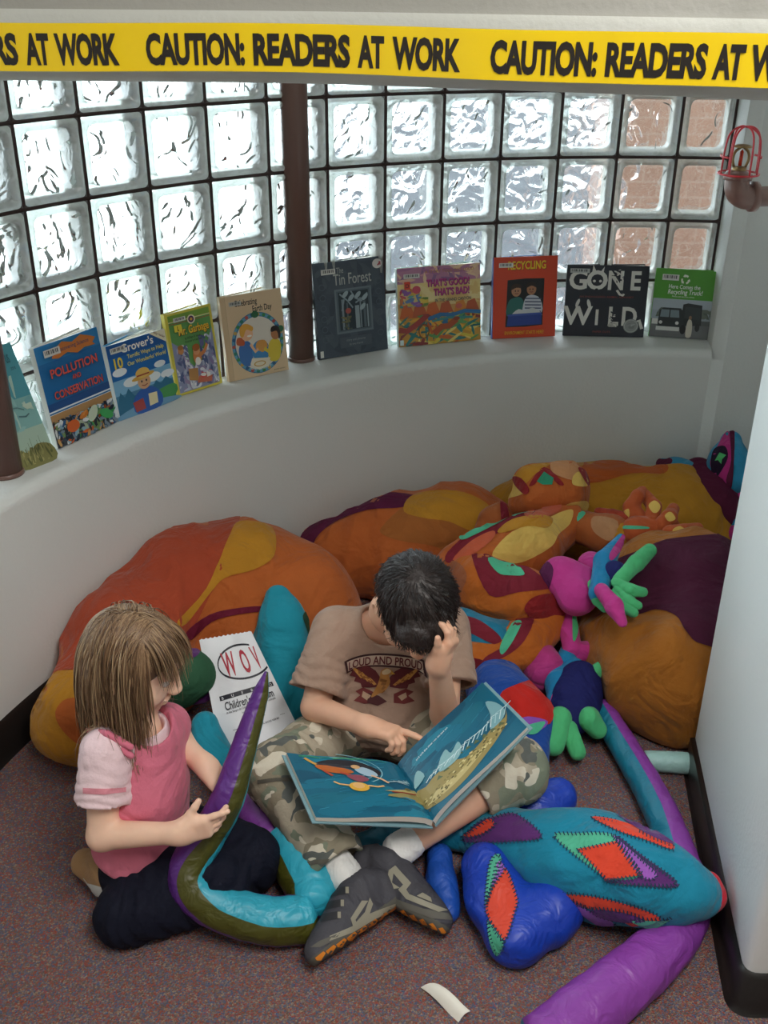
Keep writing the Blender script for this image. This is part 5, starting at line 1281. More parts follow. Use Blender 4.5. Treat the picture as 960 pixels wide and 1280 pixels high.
# ================================================================== people
def unit(v): return V(v).normalized()
def hand(sd, wrist, f, n, t, L, curls, thumb=(.75, .6, .15), thumb_bend=.3, spread=.10):
    """palm with five separate jointed fingers; f along the hand, n out of the palm, t towards the thumb"""
    f = unit(f); n = V(n); n = (n - f * n.dot(f)).normalized(); t0 = f.cross(n); t = t0 if t0.dot(V(t)) > 0 else -t0
    w = V(wrist)
    for a, b, ra, rb in ((.02, .16, .17, .19), (.14, .34, .19, .17)): pass
    sd.rbox(w + f * .27 * L, (.25 * L, .205 * L, .085 * L), (f, t, n), .075 * L, .02)
    sd.cap(w - f * .06 * L, w + f * .14 * L, .165 * L, .13 * L, .02)
    sd.cap(w + f * .1 * L + t * .1 * L + n * .04 * L, w + f * .26 * L + t * .16 * L + n * .05 * L, .09 * L, .085 * L, .015)
    for i, (o, ln, r) in enumerate(((.155, .43, .062), (.055, .48, .063), (-.05, .44, .060), (-.145, .345, .054))):
        p = w + f * (.47 - .03 * (i == 3)) * L + t * o * L
        d = (f + t * (spread * (1.2 - i * .8))).normalized(); c = curls[i + 1]
        segs = [(.42, c * .9), (.33, c * 1.15), (.25, c * .8)]; pts = [p - d * .12 * L, p]; ang = 0
        for fr, bend in segs:
            ang += bend; pts.append(pts[-1] + (d * math.cos(ang) + n * math.sin(ang)) * ln * fr * L)
        rr = [r * L * q for q in (1.0, 1.04, .98, .92, .80)]
        s2 = Sdf(sd.res); s2.chain(pts, rr, .002)
        for (lo, hi, fn, k, op) in s2.ops[:1]: sd._reg(lo, hi, fn, .012, 'u')
        for (lo, hi, fn, k, op) in s2.ops[1:]: sd._reg(lo, hi, fn, .0025, 'u')
    p = w + f * .14 * L + t * .14 * L + n * .03 * L; d = (f * thumb[1] + t * thumb[0] + n * thumb[2]).normalized()
    e = (d + f * thumb_bend).normalized()
    q = [p, p + d * .2 * L, p + d * .2 * L + e * .16 * L, p + d * .2 * L + e * .16 * L + (e + n * .15).normalized() * .12 * L]
    sd.cap(q[0], q[1], .085 * L, .07 * L, .015); sd.cap(q[1], q[2], .07 * L, .064 * L, .004); sd.cap(q[2], q[3], .064 * L, .054 * L, .003)
def head(sd, c, fw, up, s):
    r, f, u = frame_from(fw, up); ax = (r, f, u); c = V(c)
    P = lambda x, y, z: c + r * x * s + f * y * s + u * z * s
    sd.ell(P(0, -.008, .018), (.074 * s, .090 * s, .080 * s), ax, .02)
    sd.ell(P(0, .028, -.045), (.058 * s, .058 * s, .060 * s), ax, .035)
    sd.ell(P(0, .052, -.088), (.026 * s, .026 * s, .020 * s), ax, .03)
    for sg in (-1, 1):
        sd.ell(P(.036 * sg, .052, -.042), (.026 * s, .026 * s, .026 * s), ax, .02)
        sd.ell(P(.031 * sg, .091, -.004), (.017 * s, .012 * s, .011 * s), ax, .012, 's')
        sd.cap(P(.016 * sg, .088, .017), P(.046 * sg, .074, .014), .007 * s, .006 * s, .012)
        sd.ell(P(.079 * sg, -.008, -.010), (.013 * s, .019 * s, .029 * s), ax, .006)
        sd.ell(P(.090 * sg, .001, -.008), (.007 * s, .011 * s, .018 * s), ax, .004, 's')
        sd.ell(P(.009 * sg, .094, -.037), (.0085 * s, .009 * s, .007 * s), ax, .006)
    sd.cap(P(0, .084, .004), P(0, .101, -.031), .007 * s, .0105 * s, .012)
    sd.ell(P(0, .086, -.060), (.021 * s, .009 * s, .0055 * s), ax, .005); sd.ell(P(0, .083, -.071), (.017 * s, .010 * s, .006 * s), ax, .005)
    sd.ell(P(0, .096, -.0655), (.020 * s, .010 * s, .0016 * s), ax, .003, 's')
    return P, (r, f, u)
def ball(mb, c, r, m, d=None, m2=None, m3=None):
    c = V(c); d = unit(d); t = unit(d.cross(V((.3, .2, .9)))); b = d.cross(t); vs = []; fs = []; fm = []; N, K = 12, 16
    for i in range(N + 1):
        th = math.pi * i / N
        for k in range(K):
            ph = 2 * math.pi * k / K; vs.append(c + (d * math.cos(th) + (t * math.cos(ph) + b * math.sin(ph)) * math.sin(th)) * r)
    for i in range(N):
        for k in range(K):
            fs.append((i * K + k, i * K + (k + 1) % K, (i + 1) * K + (k + 1) % K, (i + 1) * K + k)[::-1]); fm.append(2 if i < 1 else 1 if i < 2 else 0)
    mb.addm(vs, fs, [m, m2, m3], fm)
def eyes(P, ax, s, name, root, iris='#4a3524'):
    r, f, u = ax
    for sg in (-1, 1):
        mb = MB(); ball(mb, P(.030 * sg, .072, -.004), .0125 * s, mat('#ece8e2', 'print', .2), f, mat(iris, 'print', .15), mat('#0d0b0a', 'print', .1)); mb.build('eye', root)
def strands(mb, roots, mats, step=.011, n=22, r=.0013, grav=.35, coll=(), seed=1, jit=.08, lmin=.82):
    rnd = random.Random(seed)
    for (p, d) in roots:
        p = V(p); d = V(d).normalized(); pts = [p.copy()]; g = grav * rnd.uniform(.8, 1.2); wob_ = V((rnd.gauss(0, 1), rnd.gauss(0, 1), 0)) * jit
        L = int(n * rnd.uniform(lmin, 1.0))
        for i in range(L):
            d = (d + V((0, 0, -1)) * g + wob_ * .25 * math.sin(i * .5) * min(1, i / 9)).normalized(); p = p + d * step
            for (c, ax, ra) in coll:
                q = p - c; l = [q.dot(ax[k]) / ra[k] for k in range(3)]; m = math.sqrt(sum(x * x for x in l))
                if m < 1:
                    p = c + q / max(m, .05); nn = sum((ax[k] * (l[k] / ra[k]) for k in range(3)), V((0, 0, 0))).normalized(); d = (d - nn * min(0, d.dot(nn))).normalized()
            pts.append(p.copy())
        N = len(pts); m = rnd.choice(mats); vs = []; fs = []; u = unit((rnd.gauss(0, 1), rnd.gauss(0, 1), .2))
        for i, q in enumerate(pts):
            t = (pts[min(i + 1, N - 1)] - pts[max(i - 1, 0)]).normalized(); a = (u - t * u.dot(t)).normalized(); b = t.cross(a)
            rr = r * (1 - .75 * (i / (N - 1)) ** 2)
            vs += [q + a * rr, q + (b * .87 - a * .5) * rr, q + (-b * .87 - a * .5) * rr]
        for i in range(N - 1):
            for k in range(3): fs.append((i * 3 + k, i * 3 + (k + 1) % 3, i * 3 + 3 + (k + 1) % 3, i * 3 + 3 + k))
        mb.add(vs, fs, m)
def camo():
    m, nt, b = new_mat('camouflage cotton'); L = nt.links.new
    tc = nd(nt, 'ShaderNodeTexCoord'); out = None
    for i, (c, th) in enumerate((('#6f6a58', None), ('#b3a893', .53), ('#7d8470', .56), ('#d6ceba', .60), ('#5c605c', .62))):
        if th is None:
            rgb = nd(nt, 'ShaderNodeRGB'); rgb.outputs[0].default_value = lin('#8e8570'); out = rgb.outputs[0]; continue
        mp = nd(nt, 'ShaderNodeMapping'); mp.inputs['Location'].default_value = (i * 3.7, i * 1.9, i * 5.3); L(tc.outputs['Object'], mp.inputs[0])
        n = nd(nt, 'ShaderNodeTexNoise', Scale=17.0, Detail=1.5, Roughness=.4, Distortion=.5); L(mp.outputs[0], n.inputs['Vector'])
        gt = nd(nt, 'ShaderNodeMath', _operation='GREATER_THAN'); gt.inputs[1].default_value = th; L(n.outputs['Fac'], gt.inputs[0])
        mx = nd(nt, 'ShaderNodeMix', _data_type='RGBA'); mx.inputs[7].default_value = lin(c); L(gt.outputs[0], mx.inputs[0]); L(out, mx.inputs[6]); out = mx.outputs[2]
    L(out, b.inputs['Base Color']); b.inputs['Roughness'].default_value = .85
    n = nd(nt, 'ShaderNodeTexNoise', Scale=30.0, Detail=4.0); L(tc.outputs['Object'], n.inputs['Vector'])
    bp = nd(nt, 'ShaderNodeBump', Strength=.6, Distance=.01); L(n.outputs['Fac'], bp.inputs['Height']); L(bp.outputs[0], b.inputs['Normal'])
    return m
M_SKIN = mat('#e2b092', 'skin'); M_SKIN2 = mat('#f3c9ae', 'skin')
def folds(a, b, amp, fr, rad, seed=0):
    """creases across a limb near the point between a and b"""
    a = np.array(a, float); b = np.array(b, float); d = (b - a) / np.linalg.norm(b - a); r = np.random.RandomState(seed); ph = r.rand(3) * 6
    def fn(X, Y, Z):
        s = (X - a[0]) * d[0] + (Y - a[1]) * d[1] + (Z - a[2]) * d[2]
        q = (X - b[0]) ** 2 + (Y - b[1]) ** 2 + (Z - b[2]) ** 2
        w = np.sin(60 * X + ph[0]) + np.sin(55 * Y + ph[1]) + np.sin(50 * Z + ph[2])
        return -amp * np.exp(-q / rad ** 2) * np.abs(np.sin(s * fr + w * .8)) ** 1.5
    return fn

# ------------------------------------------------------------------ boy
def boy():
    root = thing('person', V((0, 1.95, 0)), 'child in tan t-shirt and camouflage trousers sitting cross-legged, reading the open book', 'person')
    pel = W(470, 925, y=1.99); pel.z = .10; che = W(480, 815, y=2.0); nek = W(488, 765, y=1.98)
    sR, sL = W(418, 788, y=1.97), W(558, 784, y=1.99)
    eR, wR = W(394, 884, y=1.86), W(462, 909, y=1.745)
    eL, wL = W(556, 892, y=1.82), W(548, 828, y=1.745)
    hd = W(520, 757, y=1.845)
    hipR, hipL = pel + V((-.075, -.03, .0)), pel + V((.075, -.03, .0))
    kR, aR = W(348, 968, z=.155), W(432, 1096, z=.075)
    kL, aL = W(642, 962, z=.165), W(497, 1064, z=.085)
    fw, up = unit((.12, -.62, -.78)), unit((.16, -.70, .62))
    tax = (unit(sL - sR), unit((0, -1, .25)), unit((0, .2, 1)))
    # body: one surface
    sd = Sdf(.0045)
    sd.ell(pel + V((0, 0, .02)), (.10, .08, .085), None, .04); sd.ell((pel + che) / 2, (.095, .07, .10), tax, .05); sd.ell(che, (.10, .065, .10), tax, .05)
    sd.cap(sR, sL, .038, .038, .05)
    sd.chain([hipR, kR, aR, aR + V((.01, -.0, -.03))], [.062, .046, .027, .026], .02); sd.chain([hipL, kL, aL, aL + V((-.0, -.01, -.03))], [.062, .046, .027, .026], .02)
    sd.chain([sR, eR], [.038, .032], .03); sd.chain([sL, eL], [.038, .032], .03)
    mb = MB(); sdf_to(mb, sd, M_SKIN)
    sd = Sdf(.0024)
    sd.chain([sR * .35 + eR * .65, eR, wR], [.033, .0305, .0205], .012)
    f = unit(W(524, 926, y=1.688) - wR)
    hand(sd, wR, f, (.0, -.25, -1), (.5, .85, .1), .122, (0, .08, .75, .85, .9), thumb=(.5, .75, .45), thumb_bend=.5)
    sdf_to(mb, sd, M_SKIN)
    sd = Sdf(.0024)
    sd.chain([sL * .35 + eL * .65, eL, wL], [.033, .0315, .0215], .012)
    hand(sd, wL, (.42, .10, .82), (-.75, .50, .25), (-.5, -.8, .1), .118, (0, .55, .55, .55, .6), thumb=(.6, .75, .2), spread=.16)
    sdf_to(mb, sd, M_SKIN)
    sd = Sdf(.0026)
    P, ax = head(sd, hd, fw, up, 1.0)
    sd.chain([nek + V((0, .01, -.04)), nek, hd + ax[2] * -.05 - ax[1] * .03], [.05, .042, .042], .03)
    sdf_to(mb, sd, M_SKIN)
    bo = mb.build('body', root)
    eyes(P, ax, 1.0, 'eye', root)
    # shin piece fine enough to show: bare left shin
    # hair: short dark crop
    r, f_, u = ax
    sd = Sdf(.0035)
    sd.ell(P(0, -.012, .022), (.0835, .0985, .0905), ax, .01)
    sd.ell(P(0, -.05, -.02), (.072, .062, .066), ax, .03)
    sd.ell(P(0, .062, .062), (.062, .036, .030), ax, .02)
    sd.ell(P(0, .088, -.035), (.066, .05, .066), ax, .012, 's'); sd.ell(P(0, .03, -.09), (.09, .05, .07), ax, .012, 's')
    for sg in (-1, 1): sd.ell(P(.085 * sg, .0, -.014), (.026, .032, .036), ax, .008, 's')
    sd.disp(wob(.0016, 210, 3))
    hm, nt, b = new_mat('dark brown hair'); b.inputs['Base Color'].default_value = lin('#231814'); b.inputs['Roughness'].default_value = .42
    tc = nd(nt, 'ShaderNodeTexCoord'); n = nd(nt, 'ShaderNodeTexNoise', Scale=160.0, Detail=3.0); nt.links.new(tc.outputs['Object'], n.inputs['Vector'])
    bp = nd(nt, 'ShaderNodeBump', Strength=.5, Distance=.004); nt.links.new(n.outputs['Fac'], bp.inputs['Height']); nt.links.new(bp.outputs[0], b.inputs['Normal'])
    mb = MB(); sdf_to(mb, sd, hm)
    hb = mb.bvh(); rnd = random.Random(5); roots = []; whorl = P(.01, -.045, .095)
    while len(roots) < 2600:
        d = unit((rnd.gauss(0, 1), rnd.gauss(0, 1), rnd.gauss(0, 1)))
        h = hb.ray_cast(P(0, -.01, .02) + d * .2, -d)
        if h[0] is None: continue
        loc = h[0] - hd
        if loc.dot(u) < -.055 or (abs(loc.dot(r)) > .055 and abs(loc.dot(f_)) < .045 and loc.dot(u) < .03): continue
        away = (h[0] - whorl); away = away - h[1] * away.dot(h[1])
        if away.length < .002: continue
        away.normalize(); sw = h[1].cross(away) * .35
        roots.append((h[0] - h[1] * .003, away + sw + h[1] * .16))
    strands(mb, roots, [hm, mat('#2a1e1a', 'print', .4), mat('#130d0c', 'print', .38)], step=.0052, n=6, r=.0011, grav=.03, jit=.12, seed=3, coll=[(P(0, -.012, .022), ax, (.0835, .0985, .0905))])
    mb.build('hair', root)['label'] = 'short dark brown hair'
    # t-shirt
    M_T = mat('#a68a78', 'fabric')
    sd = Sdf(.0042)
    bel = (pel * .6 + che * .4) + V((0, -.012, 0))
    hR = sR * .22 + eR * .78 + V((-.006, -.004, .0)); hL = sL * .30 + eL * .70 + V((.012, .006, 0))
    sd.cap(sR, hR, .050, .060, .035); sd.cap(sL, hL, .050, .058, .035)
    sd.disp(folds(sR, hR, .007, 130, .09, 1)); sd.disp(folds(sL, hL, .006, 120, .09, 2))
    sd.cap(hR, hR + (hR - sR).normalized() * .16, .0, .0, 0) if 0 else None
    dR, dL = unit(hR - sR), unit(hL - sL)
    bxR = (np.array(hR) - .10, np.array(hR) + .10)
    sd._reg(np.array(hR + dR * .055) - .055, np.array(hR + dR * .055) + .055, lambda X, Y, Z: -((X - hR.x) * dR.x + (Y - hR.y) * dR.y + (Z - hR.z) * dR.z), 0, 's')
    sd._reg(np.array(hL + dL * .055) - .055, np.array(hL + dL * .055) + .055, lambda X, Y, Z: -((X - hL.x) * dL.x + (Y - hL.y) * dL.y + (Z - hL.z) * dL.z), 0, 's')
    sd.cap(hR - dR * .05, hR + dR * .03, .046, .053, .004, 's'); sd.cap(hL - dL * .05, hL + dL * .03, .044, .051, .004, 's')
    sd.ell(pel + V((0, -.025, .05)), (.162, .118, .078), None, .05); sd.ell(bel, (.148, .102, .10), tax, .06); sd.ell(che, (.128, .088, .105), tax, .05)
    sd.cap(sR + V((.02, 0, -.004)), sL + V((-.02, 0, -.004)), .048, .048, .05)
    sd.cap((sR + sL) / 2 + V((0, .03, -.02)), (sR + sL) / 2 + V((0, -.01, -.05)), .06, .06, .04)
    sd.disp(folds(che, bel + V((0, 0, -.04)), .012, 90, .12, 3)); sd.disp(wob(.0022, 42, 4))
    nd_ = unit(hd - nek); sd.cap(nek + V((-.010, -.012, -.016)), nek + V((-.014, -.012, 0)) + nd_ * .09, .056, .072, .006, 's')
    mb = MB(); sdf_to(mb, sd, M_T)
    bv = mb.bvh(); pr = MB()
    cf = unit((.05, -1, .42)); co = W(481, 849, y=1.9); cr = unit(V((1, .02, -.02)) - cf * 0); cu = cr.cross(cf) * -1
    if cu.z < 0: cu = -cu
    rf = lambda a_, b_: (co + cr * a_ + cu * b_ + cf * .35, -cf)
    def pp(poly, c, lay=0, sm=False): decal(pr, bv, [(x * .00150, y * .00150) for x, y in poly], mat(c, 'print', .8), .0020 + .0006 * lay, .006, rf, sm)
    DK, GD, RB = '#3a1a1c', '#b07a3c', '#5e1f24'
    arcp = lambda x: 42 - .0030 * x * x
    pp([(x, arcp(x)) for x in range(-62, 63, 6)] + [(x, arcp(x) - 21) for x in range(62, -63, -6)], DK)
    pp([(x, arcp(x) - 3) for x in range(-58, 59, 6)] + [(x, arcp(x) - 18) for x in range(58, -59, -6)], '#c2ab98', 1)
    p, fcs = text2d('LOUD AND PROUD', 1, .02, 1, 0, 'CENTER', 1.0); wd = max(q[0] for q in p) * 2
    pts = [(x / wd * .112, y * .0175) for x, y in p]; pts = [(x * 1.5, (y + (arcp(x * 1000) - 16.6) * .001) * 1.5) for x, y in pts]
    decal(pr, bv, None, mat(RB, 'print', .8), .0040, .01, rf, False, pts_faces=(pts, fcs))
    for s in (-1, 1):
        pp([(s * x, y) for x, y in ((6, 2), (14, 14), (30, 24), (46, 24), (57, 17), (50, 12), (54, 6), (44, 2), (46, -5), (36, -8), (34, -14), (22, -14), (8, -12))], RB, 0)
        for k in range(5): pp([(s * x, y) for x, y in ((12 + 4 * k, -8 + 2.5 * k), (22 + 6 * k, 2 + 4.2 * k), (25 + 6 * k, 0 + 3.8 * k), (16 + 5 * k, -10 + 2.6 * k))], ['#c08a44', '#8a5428'][k % 2], 1)
        pp([(s * x, y) for x, y in ((14, -22), (32, -14), (44, -20), (36, -26), (46, -34), (30, -38), (14, -36))], '#6e2a2a', 0); pp([(s * x, y) for x, y in ((20, -26), (32, -20), (34, -28), (26, -33))], '#b79a80', 1)
    pp([(-6, 14), (2, 20), (10, 16), (12, 10), (6, 8), (8, -4), (2, -16), (-10, -24), (-20, -28), (-12, -12), (-8, 0)], GD, 2, True); pp([(-4, 14), (3, 19), (9, 15), (4, 10), (-3, 9)], '#d9c39a', 3, True); pp([(9, 15), (15, 11), (10, 10)], '#d0a03c', 4)
    for k in range(4): pp([(-6 + 2 * k, 2 - 6 * k), (4 - k, 0 - 6 * k), (2 - 2 * k, -4 - 6 * k), (-7 + k, -3 - 6 * k)], '#8a5a2c', 3)
    pp([(-24, -22), (-8, -26), (4, -34), (-10, -40), (-26, -36)], '#4a1c20', 1)
    mb.merge(pr); sh = mb.build('shirt', root)
    # camouflage trousers
    M_C = camo(); sd = Sdf(.0042)
    cR = kR * .10 + aR * .90; cL = kL * .66 + aL * .34
    sd.chain([hipR + V((0, -.02, .01)), kR, cR], [.082, .066, .060], .03); sd.chain([hipL + V((0, -.02, .01)), kL, cL], [.082, .066, .056], .03)
    sd.disp(folds(hipR, kR, .008, 100, .11, 5)); sd.disp(folds(kR, cR, .008, 120, .09, 6)); sd.disp(folds(hipL, kL, .008, 100, .11, 7)); sd.disp(wob(.002, 45, 8))
    for a_, b_, rr in ((kR, cR, .052), (kL, cL, .047)):
        d = unit(b_ - a_); sd._reg(np.array(b_ + d * .06) - .058, np.array(b_ + d * .06) + .058, (lambda b_, d: lambda X, Y, Z: -((X - b_.x) * d.x + (Y - b_.y) * d.y + (Z - b_.z) * d.z))(b_, d), 0, 's')
        sd.cap(b_ - d * .03, b_ + d * .03, rr - .004, rr, .004, 's')
    sd.ell(pel + V((0, .0, .02)), (.135, .11, .095), None, .04)
    sd.plane((0, 0, .006), (0, 0, -1), .01)
    sd.plane(pel + V((0, 0, .075)), (0, 0, 1), .01, (np.array(pel) - .15, np.array(pel) + .15)) if 0 else None
    mb = MB(); sdf_to(mb, sd, M_C); bv = mb.bvh(); tr = MB()
    for pl in ([(322, 975), (345, 972), (375, 972), (375, 977), (345, 977), (322, 980)], [(372, 1078), (420, 1072), (462, 1070), (462, 1074), (420, 1077), (374, 1083)]): decal(tr, bv, pl, mat('#5e5a50', 'fabric'), .0018, 4, None, False)
    mb.merge(tr); mb.build('trousers', root)['label'] = 'camouflage trousers with rolled frayed hems'
    # socks and shoes
    for a_, toe, upv, nm in ((aR, (W(479, 1126, z=.045), W(394, 1186, z=.042)), (-.66, .60, .46), 0), (aL, (W(455, 1094, z=.05), W(553, 1146, z=.042)), (.62, .60, .50), 1)):
        kk = (kR, kL)[nm]; d = unit(kk - a_); mb = MB(); sd = Sdf(.003)
        hc_ = toe[0]; mid = hc_ + (toe[1] - hc_) * .2 + unit(upv) * .035; sd.chain([a_ + d * .03, a_ + d * .004, mid], [.034, .0335, .029], .01); sd.disp(lambda X, Y, Z: .0006 * np.sin(900 * X) * np.ones_like(Y + Z))
        sdf_to(mb, sd, mat('#e8e6e2', 'fabric')); mb.build('sock', root)
        sh_o = shoe(root, a_, toe, upv, nm)
def shoe(root, ank, toe, upv, nm):
    hc, toe = V(toe[0]), V(toe[1]); upv = unit(upv); d = toe - hc; L = d.length / .80; d.normalize(); upv = (upv - d * upv.dot(d)).normalized(); s = d.cross(upv)
    heel = hc - d * .12 * L - upv * .03; Q = lambda a, b, c: heel + d * a * L + s * b + upv * c
    sd = Sdf(.0027)
    sd.chain([Q(.10, 0, .02), Q(.35, 0, .022), Q(.70, .004, .02), Q(.92, .002, .018)], [.030, .030, .037, .027], .015)
    sd.chain([Q(.10, 0, .055), Q(.26, 0, .068), Q(.48, 0, .050), Q(.8, .003, .026)], [.034, .037, .035, .030], .02)
    sd.cap(Q(.25, 0, .098), Q(.22, 0, .16), .029, .038, .004, 's')
    sd.plane(Q(0, 0, .0), -upv, .004)
    sd.disp(wob(.0008, 120, nm))
    def pick(c):
        h = (c - np.array(heel)) @ np.array(upv); return np.where(h < .014, 1, 0)
    mb = MB(); sdf_to(mb, sd, [mat('#47464c', 'fabric', .6), mat('#54524a', 'print', .7)], pick)
    # clear the floor
    lo = min(p[2] for p in mb.v); dz = .004 - lo if lo < .004 else 0
    mb.v = [(p[0], p[1], p[2] + dz) for p in mb.v]
    bv = mb.bvh(); tr = MB(); G, B_, O = mat('#8f8a78', 'print', .6), mat('#26262a', 'print', .6), mat('#d9801f', 'print', .6)
    def pt(poly, m, lay=0): decal(tr, bv, poly, m, .0014 + .0006 * lay, 4, None, False)
    if nm:
        pt([(454, 1088), (462, 1084), (500, 1110), (488, 1112), (470, 1102)], G); pt([(486, 1088), (494, 1082), (514, 1104), (508, 1112), (512, 1118), (560, 1138), (548, 1140), (508, 1124), (498, 1112), (504, 1106), (492, 1092), (490, 1104), (484, 1102)], G, 1)
        pt([(498, 1125), (530, 1136), (560, 1142), (566, 1150), (540, 1148), (508, 1136)], mat('#5b5850', 'print', .7)); pt([(518, 1074), (528, 1076), (548, 1110), (543, 1116), (530, 1096)], B_); pt([(521, 1120), (528, 1116), (538, 1122), (540, 1128), (530, 1124)], G, 1)
        for k in range(5): x, y = 500 + 12 * k, 1138 + 5.5 * k; pt([(x, y), (x + 5, y - 1), (x + 11, y + 7), (x + 9, y + 10), (x + 4, y + 6)], O, 1)
        pt([(478, 1112), (483, 1110), (484, 1117), (480, 1118)], O, 1)
    else:
        pt([(456, 1140), (462, 1122), (466, 1130), (462, 1142), (498, 1128), (500, 1134), (470, 1148), (440, 1166), (412, 1176), (412, 1170), (440, 1158)], G); pt([(438, 1148), (452, 1126), (460, 1126), (444, 1150), (448, 1158), (442, 1162)], G, 1)
        for (a, b) in ((410, 1112), (404, 1128), (400, 1143)): pt([(a, b), (a + 24, b - 4), (a + 25, b + 5), (a + 1, b + 10)], B_); pt([(a + 22, b - 3), (a + 26, b - 3), (a + 26, b + 5), (a + 22, b + 5)], G, 1)
        for k in range(8): x, y = 394 + 13 * k, 1197 - 8.2 * k; pt([(x, y), (x + 10, y - 8), (x + 13, y - 6), (x + 7, y + 3), (x + 2, y + 3)], O, 1)
        pt([(388, 1184), (400, 1176), (425, 1166), (420, 1174), (400, 1184)], mat('#5b5850', 'print', .7))
    mb.merge(tr); o = mb.build('shoe', root)
    return o
boy()

# ------------------------------------------------------------------ girl
def girl():
    root = thing('person', V((-.45, 1.56, 0)), 'child with long light brown hair and pink vest kneeling, holding the striped snake', 'person')
    pel = W(182, 1064, y=1.57); che = W(178, 985, y=1.59); nek = W(176, 912, y=1.60)
    sN, sF = W(131, 940, y=1.535), W(214, 905, y=1.67)
    eN, wN = W(128, 1044, y=1.47), W(226, 1041, y=1.445)
    eF, wF = W(224, 930, y=1.665), W(258, 958, y=1.615)
    hd = W(168, 824, y=1.62); fw, up = unit((.93, -.06, -.36)), unit((.34, .02, .93))
    tf = unit((.72, -.42, .12)); tr_ = unit(sF - sN); tax = (tr_, tf, unit(tr_.cross(tf)))
    hN, hF = W(178, 1088, y=1.535), W(212, 1040, y=1.65)
    kN, kF = W(270, 1104, z=.085), W(314, 1072, z=.085)
    aN = W(176, 1140, z=.05)
    sd = Sdf(.0045)
    sd.ell(pel, (.085, .075, .075), tax, .03); sd.ell((pel + che) / 2, (.078, .062, .085), tax, .04); sd.ell(che, (.082, .058, .085), tax, .04); sd.cap(sN, sF, .032, .032, .04)
    sd.chain([hN, kN, kN + V((.0, 0, -.03)), aN], [.055, .042, .036, .026], .015); sd.chain([hF, kF], [.055, .042], .02); sd.chain([kF + V((0, .0, -.04)), W(220, 1060, z=.045)], [.036, .028], .015)
    mb = MB(); sdf_to(mb, sd, M_SKIN2)
    sd = Sdf(.0022)
    sd.chain([sN, eN, wN], [.034, .0285, .0190], .012)
    f = unit(W(292, 1024, y=1.455) - wN)
    hand(sd, wN, f, (.15, 1, .0), (0, .1, 1), .108, (0, .02, .40, .46, .52), thumb=(.75, .6, .12), thumb_bend=.25, spread=.05)
    sdf_to(mb, sd, M_SKIN2)
    sd = Sdf(.0022)
    sd.chain([sF, eF, wF], [.034, .0285, .0195], .012)
    hand(sd, wF, unit(W(283, 984, y=1.60) - wF), (.5, -.2, .5), (.2, -.8, .3), .104, (0, .6, .65, .7, .75), thumb=(.5, .8, .1))
    sdf_to(mb, sd, M_SKIN2)
    sd = Sdf(.0026); S = .94
    P, ax = head(sd, hd, fw, up, S)
    sd.chain([nek - V((0, 0, .03)), nek, hd - ax[2] * .05 - ax[1] * .02], [.042, .034, .036], .025)
    sdf_to(mb, sd, M_SKIN2)
    mb.build('body', root); eyes(P, ax, S, 'eye', root, '#4a5a6a')
    # long fine hair with a fringe
    r, f_, u = ax
    HM = [mat('#7c6046', 'print', .42), mat('#917355', 'print', .42), mat('#644c38', 'print', .42), mat('#a88c6a', 'print', .4)]
    sd = Sdf(.0035); sd.ell(P(0, -.012, .022), (.0785 * S, .0955 * S, .0875 * S), ax, .01); sd.ell(P(0, -.055, -.03), (.066, .05, .07), ax, .03)
    sd.ell(P(0, .085, -.035), (.07, .055, .075), ax, .012, 's'); sd.ell(P(0, .05, -.09), (.09, .06, .07), ax, .012, 's')
    mb = MB(); sdf_to(mb, sd, HM[2])
    rnd = random.Random(11); roots = []; fr = []
    skull = (P(0, -.012, .022), ax, (.0825 * S, .0995 * S, .0915 * S))
    tors = [(che + V((0, 0, .03)), tax, (.105, .088, .13)), (nek, ax, (.05, .05, .05)), (sN, tax, (.056, .056, .056)), (sF, tax, (.05, .05, .05))]
    face = (P(0, .03, -.045), ax, (.064, .064, .066))
    hair_c = P(0, -.012, .022)
    while len(roots) < 1500:
        a = rnd.uniform(-.075, .030); side = rnd.choice((-1, 1)); lat = abs(rnd.gauss(0, .028))
        dl = unit(r * (side * lat / .075) + f_ * (a / .09) + u * 1.0)
        p = hair_c + (r * dl.dot(r) * .0795 + f_ * dl.dot(f_) * .0965 + u * dl.dot(u) * .0885) * S
        back = rnd.uniform(-.6, -.05) if a < .0 else rnd.uniform(-1.0, -.45)
        roots.append((p, r * side * 1.0 + f_ * back - u * .1 + V((0, 0, .1))))
    strands(mb, roots, HM, step=.0125, n=26, r=.00135, grav=.42, coll=[skull, face] + tors, seed=21, jit=.2, lmin=.62)
    bk = []
    while len(bk) < 700:
        th = rnd.uniform(2.0, 4.3); z_ = rnd.uniform(-.1, .9)
        d = r * math.sin(th) * math.sqrt(1 - z_ * z_) + f_ * math.cos(th) * math.sqrt(1 - z_ * z_) + u * z_
        bk.append((hair_c + (r * d.dot(r) * .0795 + f_ * d.dot(f_) * .0965 + u * d.dot(u) * .0885) * S, d * .3 - f_ * .25 + V((0, 0, -.6))))
    strands(mb, bk, HM, step=.0125, n=22, r=.00135, grav=.4, coll=[skull] + tors, seed=31, jit=.22, lmin=.6)
    for _ in range(330):
        x = rnd.uniform(-.062, .062); y_ = rnd.uniform(-.02, .06); d = unit(r * (x / .0795) + f_ * (y_ / .0965) + u * .95)
        p = hair_c + (r * d.dot(r) * .0795 + f_ * d.dot(f_) * .0965 + u * d.dot(u) * .0885) * S
        fr.append((p, f_ * 1.0 + r * x * 9 + u * .05))
    strands(mb, fr, HM, step=.0105, n=12, r=.0012, grav=.30, coll=[skull, face], seed=41, jit=.14, lmin=.72)
